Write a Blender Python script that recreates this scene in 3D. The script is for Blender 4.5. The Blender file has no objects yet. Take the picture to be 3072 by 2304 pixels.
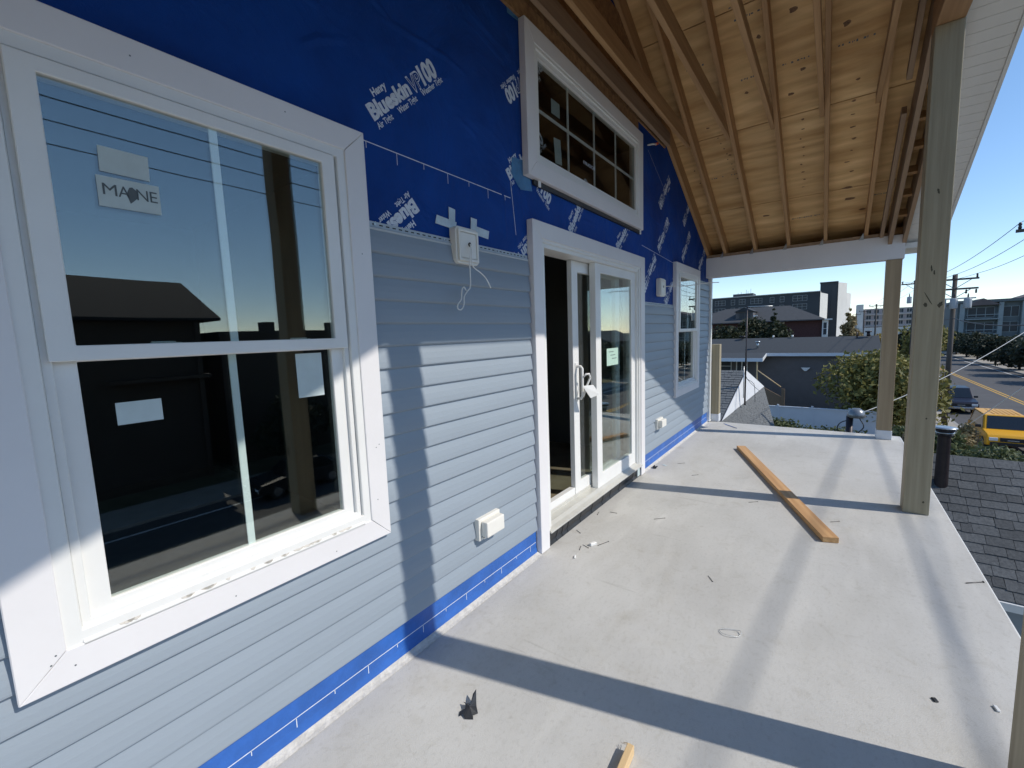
import bpy, bmesh, math, random
import numpy as np
from mathutils import Vector, Matrix
R = math.radians
random.seed(7)
rng = np.random.default_rng(11)
scene = bpy.context.scene
COL = scene.collection

# ------------------------------------------------------------------ camera, sky, sun, exposure
cam_d = bpy.data.cameras.new('camera'); cam = bpy.data.objects.new('camera', cam_d); COL.objects.link(cam)
fwd = Vector((0.79736194, 0.59307044, -0.11172016)); rgt = Vector((0.59321449, -0.80425785, -0.03557912)); dwn = Vector((-0.11095274, -0.03790459, -0.99310258))
mw = Matrix((rgt, -dwn, -fwd)).transposed().to_4x4(); mw.translation = Vector((0, -1.5, 1.45993))
cam.matrix_world = mw
cam_d.sensor_width = 36; cam_d.lens = 15.1526; cam_d.clip_start = 0.02; cam_d.clip_end = 5000
scene.camera = cam
SUN_EL = 42.2; SUN_ROT = 165.1
world = bpy.data.worlds.new('World'); scene.world = world; world.use_nodes = True
wn = world.node_tree.nodes; wl = world.node_tree.links
sky = wn.new('ShaderNodeTexSky'); sky.sky_type = 'NISHITA'; sky.sun_disc = False
sky.sun_elevation = R(SUN_EL); sky.sun_rotation = R(SUN_ROT)
sky.altitude = 1500; sky.air_density = 0.9; sky.dust_density = 0.0; sky.ozone_density = 2.0
tint = wn.new('ShaderNodeMix'); tint.data_type = 'RGBA'; tint.blend_type = 'MULTIPLY'; tint.inputs[0].default_value = 1; tint.inputs[7].default_value = (1.0, .965, .955, 1)
gam = wn.new('ShaderNodeGamma'); gam.inputs['Gamma'].default_value = .8; hsv = wn.new('ShaderNodeHueSaturation'); hsv.inputs['Saturation'].default_value = 1.22; hsv.inputs['Value'].default_value = 1.46
wl.new(sky.outputs[0], gam.inputs[0]); wl.new(gam.outputs[0], hsv.inputs['Color']); wl.new(hsv.outputs[0], tint.inputs[6]); wl.new(tint.outputs[2], wn['Background'].inputs[0]); wn['Background'].inputs[1].default_value = 0.15
sd = bpy.data.lights.new('sun', 'SUN'); sd.energy = 3.0; sd.angle = R(0.55); sd.color = (1.0, 0.935, 0.84)
so = bpy.data.objects.new('sun', sd); COL.objects.link(so)
ce = math.cos(R(SUN_EL)); sdir = Vector((math.sin(R(SUN_ROT)) * ce, math.cos(R(SUN_ROT)) * ce, math.sin(R(SUN_EL))))
so.rotation_euler = sdir.to_track_quat('Z', 'Y').to_euler()
scene.view_settings.view_transform = 'Standard'; scene.view_settings.look = 'None'
scene.view_settings.exposure = 0.36; scene.view_settings.gamma = 1; scene.view_settings.use_curve_mapping = False
scene.cycles.max_bounces = 10; scene.cycles.diffuse_bounces = 5; scene.cycles.transparent_max_bounces = 12
scene.cycles.use_denoising = True

# ------------------------------------------------------------------ mesh helpers
class MB:
    def __init__(s): s.v = []; s.f = []; s.sm = []
    def add(s, vs, fs, smooth=False):
        o = len(s.v); s.v += [tuple(p) for p in vs]; s.f += [tuple(i + o for i in f) for f in fs]; s.sm += [smooth] * len(fs); return s
    def box(s, a, b):
        x0, y0, z0 = [min(a[i], b[i]) for i in range(3)]; x1, y1, z1 = [max(a[i], b[i]) for i in range(3)]
        return s.add([(x0,y0,z0),(x1,y0,z0),(x1,y1,z0),(x0,y1,z0),(x0,y0,z1),(x1,y0,z1),(x1,y1,z1),(x0,y1,z1)],
              [(0,3,2,1),(4,5,6,7),(0,1,5,4),(1,2,6,5),(2,3,7,6),(3,0,4,7)])
    def prism(s, poly, axis, a, b):
        # poly: 2-D points; axis 'x': (y,z), 'y': (x,z), 'z': (x,y)
        def m(p, t): return {'x': (t, p[0], p[1]), 'y': (p[0], t, p[1]), 'z': (p[0], p[1], t)}[axis]
        n = len(poly); vs = [m(p, a) for p in poly] + [m(p, b) for p in poly]
        fs = [tuple(range(n)), tuple(range(2 * n - 1, n - 1, -1))] + [(i, i + n, (i + 1) % n + n, (i + 1) % n) for i in range(n)]
        return s.add(vs, fs)
    def tube(s, pts, r, n=8, r2=None, cap=True):
        pts = [Vector(p) for p in pts]; k = len(pts); rings = []
        for i, p in enumerate(pts):
            d = (pts[min(i + 1, k - 1)] - pts[max(i - 1, 0)]).normalized()
            u = d.orthogonal().normalized() if i == 0 else (u - d * u.dot(d)).normalized()
            w = d.cross(u); rr = r if r2 is None else r + (r2 - r) * i / (k - 1)
            rings.append([p + (u * math.cos(2 * math.pi * j / n) + w * math.sin(2 * math.pi * j / n)) * rr for j in range(n)])
        vs = [q for g in rings for q in g]; fs = []
        for i in range(k - 1):
            for j in range(n): fs.append((i*n+j, i*n+(j+1)%n, (i+1)*n+(j+1)%n, (i+1)*n+j))
        s.add(vs, fs, True)
        if cap: s.add([], []); o = len(s.v) - len(vs); s.f += [tuple(o + j for j in range(n))[::-1], tuple(o + (k-1)*n + j for j in range(n))]; s.sm += [False, False]
        return s
    def cyl(s, c, r, h, n=16, axis='z', r2=None):
        d = {'x': (1,0,0), 'y': (0,1,0), 'z': (0,0,1)}[axis]; c = Vector(c)
        return s.tube([c, c + Vector(d) * h], r, n, r2)
    def lathe(s, c, prof, n=16):
        vs = []; fs = []
        for r, z in prof:
            for j in range(n): vs.append((c[0] + r*math.cos(2*math.pi*j/n), c[1] + r*math.sin(2*math.pi*j/n), c[2] + z))
        for i in range(len(prof)-1):
            for j in range(n): fs.append((i*n+j, i*n+(j+1)%n, (i+1)*n+(j+1)%n, (i+1)*n+j))
        return s.add(vs, fs, True)
    def mesh(s, name, mat, bevel=0, seg=1):
        me = bpy.data.meshes.new(name); me.from_pydata(s.v, [], s.f)
        me.polygons.foreach_set('use_smooth', s.sm)
        if bevel or len(s.f) < 4000:
            bm = bmesh.new(); bm.from_mesh(me); bmesh.ops.recalc_face_normals(bm, faces=bm.faces)
            if bevel:
                es = [e for e in bm.edges if len(e.link_faces) == 2 and e.calc_face_angle(0) > 0.6 and e.calc_length() > bevel * 2.2]
                bmesh.ops.bevel(bm, geom=es, offset=bevel, segments=seg, affect='EDGES', profile=0.5, clamp_overlap=True)
            bm.to_mesh(me); bm.free()
        if mat: me.materials.append(mat)
        return me
    def build(s, name, mat, parent=None, bevel=0, seg=1): return link(name, s.mesh(name, mat, bevel, seg), parent)

def link(name, me, parent=None):
    o = bpy.data.objects.new(name, me); COL.objects.link(o)
    if parent: o.parent = parent; o.matrix_parent_inverse = parent.matrix_world.inverted() if parent.type != 'EMPTY' else Matrix.Translation(-parent.location)
    return o
def tag(o, label, cat, group=None):
    o['label'] = label; o['category'] = cat
    if group: o['group'] = group
    return o
def thing(name, label, cat, loc=(0, 0, 0), group=None):
    o = bpy.data.objects.new(name, None); COL.objects.link(o); o.location = loc; o.empty_display_size = .2
    return tag(o, label, cat, group)
def struct(o): o['kind'] = 'structure'; return o
def stuff(o): o['kind'] = 'stuff'; return o
def box(name, a, b, mat, parent=None, bevel=0): return MB().box(a, b).build(name, mat, parent, bevel)

# ------------------------------------------------------------------ materials
MATS = {}
def mat(name, col, rough=.6, var=.08, scale=4, bump=0, bscale=40, metal=0, spec=.5, col2=None, stretch=(1,1,1), detail=5, rnd=0, w=None):
    m = bpy.data.materials.new(name); m.use_nodes = True; nt = m.node_tree; n = nt.nodes; l = nt.links; b = n['Principled BSDF']
    b.inputs['Roughness'].default_value = rough; b.inputs['Metallic'].default_value = metal; b.inputs['Specular IOR Level'].default_value = spec
    tc = n.new('ShaderNodeTexCoord'); mp = n.new('ShaderNodeMapping'); mp.inputs['Scale'].default_value = stretch
    if rnd:
        oi = n.new('ShaderNodeObjectInfo'); ma = n.new('ShaderNodeVectorMath'); ma.operation = 'ADD'; sc = n.new('ShaderNodeVectorMath'); sc.operation = 'SCALE'
        cb = n.new('ShaderNodeCombineXYZ')
        for k in range(3): l.new(oi.outputs['Random'], cb.inputs[k])
        l.new(cb.outputs[0], sc.inputs[0]); sc.inputs['Scale'].default_value = 37.0
        l.new(tc.outputs['Object'], ma.inputs[0]); l.new(sc.outputs[0], ma.inputs[1]); l.new(ma.outputs[0], mp.inputs[0])
    else: l.new(tc.outputs['Object'], mp.inputs[0])
    nz = n.new('ShaderNodeTexNoise'); nz.inputs['Scale'].default_value = scale; nz.inputs['Detail'].default_value = detail; nz.inputs['Roughness'].default_value = .6
    l.new(mp.outputs[0], nz.inputs['Vector'])
    cr = n.new('ShaderNodeValToRGB'); c2 = col2 or tuple(c * (1 + var) for c in col); c1 = col if col2 else tuple(c * (1 - var) for c in col)
    cr.color_ramp.elements[0].position = .32; cr.color_ramp.elements[1].position = .68
    cr.color_ramp.elements[0].color = (*c1, 1); cr.color_ramp.elements[1].color = (*c2, 1)
    l.new(nz.outputs['Fac'], cr.inputs[0]); out = cr.outputs[0]
    if rnd:
        hs = n.new('ShaderNodeHueSaturation'); mr = n.new('ShaderNodeMapRange'); mr.inputs['To Min'].default_value = 1 - rnd; mr.inputs['To Max'].default_value = 1 + rnd
        l.new(oi.outputs['Random'], mr.inputs['Value']); l.new(mr.outputs[0], hs.inputs['Value']); l.new(out, hs.inputs['Color']); out = hs.outputs[0]
    l.new(out, b.inputs['Base Color'])
    if bump:
        n2 = n.new('ShaderNodeTexNoise'); n2.inputs['Scale'].default_value = bscale; n2.inputs['Detail'].default_value = 4; l.new(mp.outputs[0], n2.inputs['Vector'])
        bp = n.new('ShaderNodeBump'); bp.inputs['Strength'].default_value = bump; bp.inputs['Distance'].default_value = .01
        l.new(n2.outputs['Fac'], bp.inputs['Height']); l.new(bp.outputs[0], b.inputs['Normal'])
    MATS[name] = m; return m
def nodes_of(m): return m.node_tree.nodes, m.node_tree.links, m.node_tree.nodes['Principled BSDF']

M_trim = mat('white_pvc', (.75,.735,.74), .42, .03, 3, .04, 60)
M_vinyl = mat('white_vinyl', (.77,.77,.75), .35, .03, 4, .03, 80)
M_siding = mat('blue_grey_vinyl', (.275,.322,.372), .5, .05, 2.2, .06, 160, stretch=(.3,1,1), rnd=.02)
M_black = mat('black_flashing', (.02,.022,.026), .45, .3, 9, .25, 30)
M_print = mat('silver_print', (.62,.67,.75), .6, .14, 70)
M_chalk = mat('white_chalk', (.66,.70,.76), .8, .12, 60)
M_munt = mat('muntin_white', (.90,.92,.91), .4, .02, 6)
M_tape = mat('pale_tape', (.50,.60,.66), .4, .12, 20, .5, 45)
M_tapeblue = mat('blue_tape', (.05,.19,.38), .4, .2, 14, .6, 35)
M_osb = mat('osb', (.22,.11,.05), .8, .2, 26, .2, 40, col2=(.42,.24,.10), detail=8)
M_dark = mat('dark_void', (.012,.013,.015), .8)
M_metal = mat('galvanised', (.45,.47,.48), .35, .1, 12, metal=.8)
M_alu = mat('aluminium_sill', (.62,.61,.56), .42, .06, 12, metal=.35)
M_label = mat('paper_label', (.50,.58,.58), .6, .05, 20)
M_ink = mat('grey_ink', (.10,.12,.13), .7)
M_wire = mat('white_cable', (.80,.80,.78), .4)
M_rubber = mat('black_rubber', (.02,.02,.022), .6)

# blue membrane: mottled, faint wrinkles
M_blue = mat('blue_membrane', (.001,.036,.20), .6, .22, 1.6, 0, 30, col2=(.002,.062,.33), spec=.18)
n, l, b = nodes_of(M_blue)
tc = n.new('ShaderNodeTexCoord'); wz = n.new('ShaderNodeTexNoise'); wz.inputs['Scale'].default_value = 2.1; wz.inputs['Detail'].default_value = 6; wz.inputs['Distortion'].default_value = 1.2
fz = n.new('ShaderNodeTexNoise'); fz.inputs['Scale'].default_value = 220; ad = n.new('ShaderNodeMath'); ad.operation = 'MULTIPLY_ADD'; ad.inputs[1].default_value = .03
l.new(tc.outputs['Object'], wz.inputs['Vector']); l.new(tc.outputs['Object'], fz.inputs['Vector']); l.new(fz.outputs['Fac'], ad.inputs[0]); l.new(wz.outputs['Fac'], ad.inputs[2])
bp = n.new('ShaderNodeBump'); bp.inputs['Strength'].default_value = .8; bp.inputs['Distance'].default_value = .045; l.new(ad.outputs[0], bp.inputs['Height']); l.new(bp.outputs[0], b.inputs['Normal'])

def wood(name, c1, c2, axis='x', knots=True, rough=.65, rnd=.1, gs=1.0):
    st = {'x': (.35, 9, 9), 'y': (9, .35, 9), 'z': (9, 9, .35)}[axis]
    m = mat(name, c1, rough, .1, 3.0 * gs, .15, 12, col2=c2, stretch=st, detail=8, rnd=rnd)
    if knots:
        n, l, b = nodes_of(m); src = b.inputs['Base Color'].links[0].from_socket
        mp = [x for x in n if x.type == 'MAPPING'][0]; vsrc = mp.inputs[0].links[0].from_socket
        mk = n.new('ShaderNodeMapping'); mk.inputs['Scale'].default_value = {'x': (.45, 1, 1), 'y': (1, .45, 1), 'z': (1, 1, .45)}[axis]
        l.new(vsrc, mk.inputs[0]); vo = n.new('ShaderNodeTexVoronoi'); vo.inputs['Scale'].default_value = 3.2; l.new(mk.outputs[0], vo.inputs['Vector'])
        cr = n.new('ShaderNodeValToRGB'); cr.color_ramp.elements[0].position = .03; cr.color_ramp.elements[1].position = .085
        cr.color_ramp.elements[0].color = (.22, .16, .12, 1); cr.color_ramp.elements[1].color = (1, 1, 1, 1); l.new(vo.outputs['Distance'], cr.inputs[0])
        mx = n.new('ShaderNodeMix'); mx.data_type = 'RGBA'; mx.blend_type = 'MULTIPLY'; mx.inputs[0].default_value = 1
        l.new(src, mx.inputs[6]); l.new(cr.outputs[0], mx.inputs[7]); l.new(mx.outputs[2], b.inputs['Base Color'])
    return m
M_raft = wood('rafter_pine', (.34,.185,.078), (.50,.30,.14), 'x', True)
M_raft2 = wood('weathered_pine', (.26,.165,.10), (.38,.26,.165), 'x', True)
M_board = wood('deck_board', (.42,.22,.085), (.60,.36,.16), 'x', True, rnd=.02)
M_stick = wood('fresh_lath', (.62,.43,.22), (.76,.57,.33), 'x', False)
M_post = wood('treated_post', (.29,.245,.16), (.395,.342,.235), 'z', True, rnd=.04)
M_postin = wood('fresh_cut_wood', (.55,.32,.14), (.68,.45,.22), 'z', False)
M_stair = wood('stair_timber', (.16,.11,.07), (.26,.18,.12), 'x', False)
# plywood: cathedral grain running along y, football knots
M_ply = mat('plywood', (.49,.29,.115), .7, .1, 1.8, .08, 30, col2=(.78,.54,.27), stretch=(4, .55, 4), detail=9, rnd=.05)
n, l, b = nodes_of(M_ply); src = b.inputs['Base Color'].links[0].from_socket
mp = [x for x in n if x.type == 'MAPPING'][0]; vsrc = mp.inputs[0].links[0].from_socket
mk = n.new('ShaderNodeMapping'); mk.inputs['Scale'].default_value = (1.0, .55, 1.0); l.new(vsrc, mk.inputs[0])
vo = n.new('ShaderNodeTexVoronoi'); vo.inputs['Scale'].default_value = 2.6; l.new(mk.outputs[0], vo.inputs['Vector'])
cr = n.new('ShaderNodeValToRGB'); e = cr.color_ramp.elements; e[0].position = .035; e[0].color = (.22,.14,.09,1); e[1].position = .06; e[1].color = (.80,.72,.62,1)
x = e.new(.2); x.color = (1,1,1,1); l.new(vo.outputs['Distance'], cr.inputs[0])
wv = n.new('ShaderNodeTexWave'); wv.wave_type = 'BANDS'; wv.bands_direction = 'X'; wv.inputs['Scale'].default_value = 2.2; wv.inputs['Distortion'].default_value = 26; wv.inputs['Detail'].default_value = 5; wv.inputs['Detail Scale'].default_value = .6
mk2 = n.new('ShaderNodeMapping'); mk2.inputs['Scale'].default_value = (1, .25, 1); l.new(vsrc, mk2.inputs[0]); l.new(mk2.outputs[0], wv.inputs['Vector'])
cr2 = n.new('ShaderNodeValToRGB'); cr2.color_ramp.elements[0].color = (.90,.86,.80,1); cr2.color_ramp.elements[1].color = (1.05,1.03,1,1); l.new(wv.outputs['Fac'], cr2.inputs[0])
for cc in (cr2, cr):
    mx = n.new('ShaderNodeMix'); mx.data_type = 'RGBA'; mx.blend_type = 'MULTIPLY'; mx.inputs[0].default_value = 1
    l.new(src, mx.inputs[6]); l.new(cc.outputs[0], mx.inputs[7]); src = mx.outputs[2]
l.new(src, b.inputs['Base Color'])
# deck coating: pale grey, mottled, scuffed, dirt patches
M_deck = mat('deck_coating', (.475,.468,.448), .8, .06, 1.3, .18, 190, col2=(.555,.548,.525), detail=10)
n, l, b = nodes_of(M_deck); src = b.inputs['Base Color'].links[0].from_socket
tc = n.new('ShaderNodeTexCoord')
def deck_layer(src, scale, lo, hi, col, st=(1,1,1), dist=0.0, detail=6):
    mp = n.new('ShaderNodeMapping'); mp.inputs['Scale'].default_value = st; l.new(tc.outputs['Object'], mp.inputs[0])
    z = n.new('ShaderNodeTexNoise'); z.inputs['Scale'].default_value = scale; z.inputs['Detail'].default_value = detail; z.inputs['Distortion'].default_value = dist; z.inputs['Roughness'].default_value = .65
    l.new(mp.outputs[0], z.inputs['Vector']); c = n.new('ShaderNodeValToRGB'); c.color_ramp.elements[0].position = lo; c.color_ramp.elements[1].position = hi
    c.color_ramp.elements[0].color = (0,0,0,1); c.color_ramp.elements[1].color = (1,1,1,1); l.new(z.outputs['Fac'], c.inputs[0])
    mx = n.new('ShaderNodeMix'); mx.data_type = 'RGBA'; mx.blend_type = 'MULTIPLY'; l.new(c.outputs[0], mx.inputs[0]); l.new(src, mx.inputs[6]); mx.inputs[7].default_value = (*col, 1); return mx.outputs[2]
src = deck_layer(src, 2.6, .44, .76, (.89,.885,.87), (.35, 1.4, 1), .4)
src = deck_layer(src, 60, .52, .80, (.82,.815,.80), (.7, 1, 1), .5)
src = deck_layer(src, 8, .56, .78, (.86,.845,.81), (1, 1, 1), .9)
src = deck_layer(src, 1.3, .58, .78, (.92,.90,.86), (1, 1, 1), 1.6)
src = deck_layer(src, 14, .64, .74, (.82,.815,.80), (1, .08, 1), .2)
src = deck_layer(src, 16, .66, .76, (1.10,1.10,1.10), (.10, 1.2, 1), .3)
src = deck_layer(src, 300, .58, .70, (.74,.74,.73))
src = deck_layer(src, 1.7, .60, .66, (1.06,1.06,1.06), (.5, 2.2, 1), .1, 2)
l.new(src, b.inputs['Base Color'])
# window glass: coated double pane, mirror share by Fresnel over a tinted clear share
def glass_mat(name, tint, boost, floor):
    m = bpy.data.materials.new(name); m.use_nodes = True; n = m.node_tree.nodes; l = m.node_tree.links; n.clear()
    out = n.new('ShaderNodeOutputMaterial'); mx = n.new('ShaderNodeMixShader'); tr = n.new('ShaderNodeBsdfTransparent'); gl = n.new('ShaderNodeBsdfGlossy')
    gl.inputs['Roughness'].default_value = 0; gl.inputs['Color'].default_value = (1,.97,.92,1); tr.inputs['Color'].default_value = (*tint, 1)
    fr = n.new('ShaderNodeMath'); fr.operation = 'POWER'; lw = n.new('ShaderNodeLayerWeight'); l.new(lw.outputs['Facing'], fr.inputs[0]); fr.inputs[1].default_value = 4.0; ma = n.new('ShaderNodeMath'); ma.operation = 'MULTIPLY_ADD'; ma.use_clamp = True
    ma.inputs[1].default_value = boost; ma.inputs[2].default_value = floor; l.new(fr.outputs[0], ma.inputs[0]); l.new(ma.outputs[0], mx.inputs[0])
    tc = n.new('ShaderNodeTexCoord'); nz = n.new('ShaderNodeTexNoise'); nz.inputs['Scale'].default_value = 1.7; nz.inputs['Detail'].default_value = 1; bp = n.new('ShaderNodeBump')
    bp.inputs['Strength'].default_value = .06; bp.inputs['Distance'].default_value = .02; l.new(tc.outputs['Object'], nz.inputs['Vector']); l.new(nz.outputs['Fac'], bp.inputs['Height']); l.new(bp.outputs[0], gl.inputs['Normal'])
    l.new(tr.outputs[0], mx.inputs[1]); l.new(gl.outputs[0], mx.inputs[2]); l.new(mx.outputs[0], out.inputs[0]); return m
M_glass = glass_mat('coated_glass', (.90,.94,.93), .8, .085)
M_glassup = glass_mat('transom_glass', (.78,.80,.79), .28, .02)
M_farglass = mat('far_glass', (.03,.038,.048), .35, .1, spec=.35)

# ------------------------------------------------------------------ ground, road (ground level is 6 m under the deck)
ZG = -6.0
M_asph = mat('asphalt', (.085,.083,.082), .85, .12, .5, .1, 30, detail=9)
M_walk = mat('sidewalk_concrete', (.36,.33,.28), .85, .12, 1.5)
M_soil = mat('soil_and_turf', (.07,.08,.04), .95, .3, .8, col2=(.16,.14,.08))
M_kerb = mat('kerb_stone', (.34,.33,.31), .85, .1, 2)
M_lineY = mat('yellow_road_paint', (.62,.36,.05), .7, .15, 8)
M_lineW = mat('white_road_paint', (.70,.70,.68), .7, .12, 8)
struct(box('ground', (-600, -700, ZG - .6), (2500, 700, ZG - .03), M_soil))
struct(box('road', (-200, -21.8, ZG - .3), (1500, -8.9, ZG), M_asph))
struct(box('pavement', (-200, -8.75, ZG - .3), (1500, -4.2, ZG + .12), M_walk))
struct(box('far_pavement', (-200, -24.4, ZG - .3), (1500, -21.95, ZG + .13), M_walk))
struct(box('kerb', (-200, -8.9, ZG - .3), (1500, -8.752, ZG + .125), M_kerb))
struct(box('far_kerb', (-200, -21.948, ZG - .3), (1500, -21.8, ZG + .135), M_kerb))
mb = MB()
for y in (-15.0, -15.34): mb.add([(-200,y-.07,ZG+.005),(1500,y-.07,ZG+.005),(1500,y+.07,ZG+.005),(-200,y+.07,ZG+.005)], [(0,1,2,3)])
struct(mb.build('road_centre_line', M_lineY))
struct(MB().add([(-200,-20.85,ZG+.005),(1500,-20.85,ZG+.005),(1500,-20.7,ZG+.005),(-200,-20.7,ZG+.005)], [(0,1,2,3)]).build('road_edge_line', M_lineW))

# ------------------------------------------------------------------ deck
deck = struct(MB().box((-1.3, -2.25, -.32), (7.27, .044, 0)).build('deck', M_deck, None, .006))
box('deck_fascia', (-1.3, -2.256, -.34), (7.272, -2.2505, -.012), M_vinyl, deck)

# ------------------------------------------------------------------ house
CREASES = [[(1.23, 2.78), (1.43, 2.79), (1.63, 2.80), (1.80, 2.78)], [(.89, 2.49), (.96, 2.55), (1.11, 2.62)], [(2.235, 2.86), (2.23, 2.74), (2.24, 2.55)], [(2.15, 2.60), (2.152, 2.50)], [(1.15, 2.86), (1.32, 2.79)], [(.86, 2.66), (.92, 2.68), (1.02, 2.665)], [(1.70, 2.55), (1.86, 2.50)], [(4.32, 2.9), (4.34, 2.7), (4.33, 2.52)], [(4.5, 2.62), (4.9, 2.6)], [(3.0, 2.30), (3.3, 2.31)], [(2.05, 2.30), (2.07, 2.02)]]
YW = .045           # face of the blue membrane; casing fronts at y = 0
def rz(x): return 2.533 + .478 * (7 - (x if x >= 3.05 else 6.1 - x))     # underside of rafters
house = thing('house', 'coastal house wall in blue membrane half clad in blue-grey siding', 'house', (3, .05, 0))
def curve_mesh(polys, depth):
    cu = bpy.data.curves.new('tmp', 'CURVE'); cu.dimensions = '2D'; cu.fill_mode = 'BOTH'; cu.extrude = depth / 2
    for p in polys:
        s = cu.splines.new('POLY'); s.points.add(len(p) - 1); s.use_cyclic_u = True
        for q, c in zip(s.points, p): q.co = (c[0], c[1], 0, 1)
    o = bpy.data.objects.new('tmp', cu); COL.objects.link(o); dg = bpy.context.evaluated_depsgraph_get(); dg.update()
    me = bpy.data.meshes.new_from_object(o.evaluated_get(dg)); bpy.data.objects.remove(o); return me
rect = lambda a, b, c, d: [(a, c), (b, c), (b, d), (a, d)]
WIN = (.0343, 1.1054, .6315, 2.2656); SWIN = (5.345, 6.485, .6315, 2.2560); TRN = (2.2608, 4.2248, 2.4213, 3.2982); DOR = (2.2851, 4.2669, .004, 2.1687)
TW = .0905
outline = [(-1.15, -6.1), (7.2, -6.1), (7.2, rz(7.2) + .1), (3.05, rz(3.05) + .1), (-1.1, rz(-1.1) + .1)]
holes = [rect(W[0] + TW + .01, W[1] - TW - .01, W[2] + TW + .01, W[3] - TW - .01) for W in (WIN, SWIN, TRN)] + [rect(2.41, 4.15, .02, 2.05)]
me = curve_mesh([outline] + holes, .05); me.transform(Matrix(((1,0,0,0),(0,0,1,YW+.025),(0,1,0,0),(0,0,0,1)))); me.materials.append(M_blue)
link('membrane_wall', me, house)
box('side_wall', (7.12, .1, -6.1), (7.198, 8.5, 2.3), M_siding, house)
box('side_wall', (-1.148, .1, -6.1), (-1.07, 8.5, 2.3), M_siding, house)
box('back_wall', (-1.1, 8.4, -6.1), (7.15, 8.5, 4.2), M_siding, house)
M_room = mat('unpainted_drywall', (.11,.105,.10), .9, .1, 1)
M_subfl = mat('subfloor', (.20,.15,.10), .8, .25, 3, col2=(.30,.24,.17), detail=8)
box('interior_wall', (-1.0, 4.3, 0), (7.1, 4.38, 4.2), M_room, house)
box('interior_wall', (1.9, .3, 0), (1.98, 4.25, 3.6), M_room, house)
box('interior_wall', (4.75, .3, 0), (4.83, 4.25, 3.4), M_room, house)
box('interior_floor', (-1.06, .1, -.02), (7.1, 8.38, .06), M_subfl, house)
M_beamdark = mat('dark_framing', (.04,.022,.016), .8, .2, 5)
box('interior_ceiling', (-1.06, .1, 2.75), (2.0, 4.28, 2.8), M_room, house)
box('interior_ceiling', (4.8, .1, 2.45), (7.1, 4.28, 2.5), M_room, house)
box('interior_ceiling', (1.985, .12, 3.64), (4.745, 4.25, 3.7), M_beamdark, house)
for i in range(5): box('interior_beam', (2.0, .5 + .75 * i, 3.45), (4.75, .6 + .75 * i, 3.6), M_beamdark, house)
box('lower_storey', (-1.15, YW - .02, -6.05), (7.2, YW - .001, -.33), M_siding, house)

# creases of the loose membrane
for pts in CREASES:
    mb = MB(); P = [Vector((a, 0, c)) for a, c in pts]; N = 10; Q = []
    for i in range(len(P) - 1):
        for k in range(N): Q.append(P[i].lerp(P[i + 1], k / N) + Vector((random.uniform(-.003, .003), 0, random.uniform(-.003, .003))))
    Q.append(P[-1]); n_ = len(Q); vs = []
    for i, q in enumerate(Q):
        d = (Q[min(i + 1, n_ - 1)] - Q[max(i - 1, 0)]).normalized(); w = Vector((-d.z, 0, d.x)); h = .0055 * math.sin(math.pi * (i + .02) / (n_ - .9)) ** .6
        vs += [q + w * .022 + Vector((0, YW + .0006, 0)), q + w * .008 + Vector((0, YW - h * .6, 0)), q + Vector((0, YW - h, 0)), q - w * .010 + Vector((0, YW - h * .35, 0)), q - w * .026 + Vector((0, YW + .0006, 0))]
    mb.add(vs, [(i * 5 + j, i * 5 + j + 1, i * 5 + j + 6, i * 5 + j + 5) for i in range(n_ - 1) for j in range(4)], True); mb.build('membrane_crease', M_blue, house)
# printed membrane lettering (flat print)
def text2d(txt, bold=0.0):
    cu = bpy.data.curves.new('t', 'FONT'); cu.body = txt; cu.size = 1; cu.offset = bold; cu.resolution_u = 3
    o = bpy.data.objects.new('t', cu); COL.objects.link(o); dg = bpy.context.evaluated_depsgraph_get(); dg.update()
    me = bpy.data.meshes.new_from_object(o.evaluated_get(dg)); bpy.data.objects.remove(o)
    v = np.array([p.co[:2] for p in me.vertices]); f = [tuple(p.vertices) for p in me.polygons]; bpy.data.meshes.remove(me); return v, f
def place(txt, u, w, v, h, bold=0.0):
    p, f = text2d(txt, bold); hcap = .73; p = p.copy(); p[:, 0] = (p[:, 0] - p[:, 0].min()) / (p[:, 0].max() - p[:, 0].min()) * w + u; p[:, 1] = p[:, 1] / hcap * h + v; return p, f
def flat_mesh(items, name, m):
    vs = []; fs = []
    for p, f in items:
        o = len(vs); vs += [(a, b, 0) for a, b in p]; fs += [tuple(i + o for i in q) for q in f]
    me = bpy.data.meshes.new(name); me.from_pydata(vs, [], fs); me.materials.append(m); return me
logo = flat_mesh([place('Blueskin', 0, .288, 0, .060, .05), place('100', .388, .122, -.004, .076, .05), place('Henry', .066, .094, .066, .029, .035),
   place('Air Tight', 0, .107, -.036, .025, .02), place('Water Tight', .154, .146, -.036, .025, .02), place('Weather Tight', .345, .179, -.036, .025, .02)], 'membrane_print', M_print)
vp_o = flat_mesh([place('VP', .293, .09, -.008, .072, .03)], 'membrane_print', M_print)
vp_i = flat_mesh([place('VP', .2975, .081, -.0045, .065, -.006)], 'membrane_print', M_blue)
def print_at(x, z, ang, scale=1):
    for k, me in enumerate((logo, vp_o, vp_i)):
        o = link('membrane_print', me); o.parent = house
        c, s = math.cos(R(ang)) * scale, math.sin(R(ang)) * scale
        o.matrix_parent_inverse = Matrix.Translation(-house.location)
        o.matrix_basis = Matrix(((c, -s, 0, x), (0, 0, -1, YW - .0010 - .0006 * (k == 2) - .0003 * (k == 1)), (s, c, 0, z), (0, 0, 0, 1)))
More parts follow.
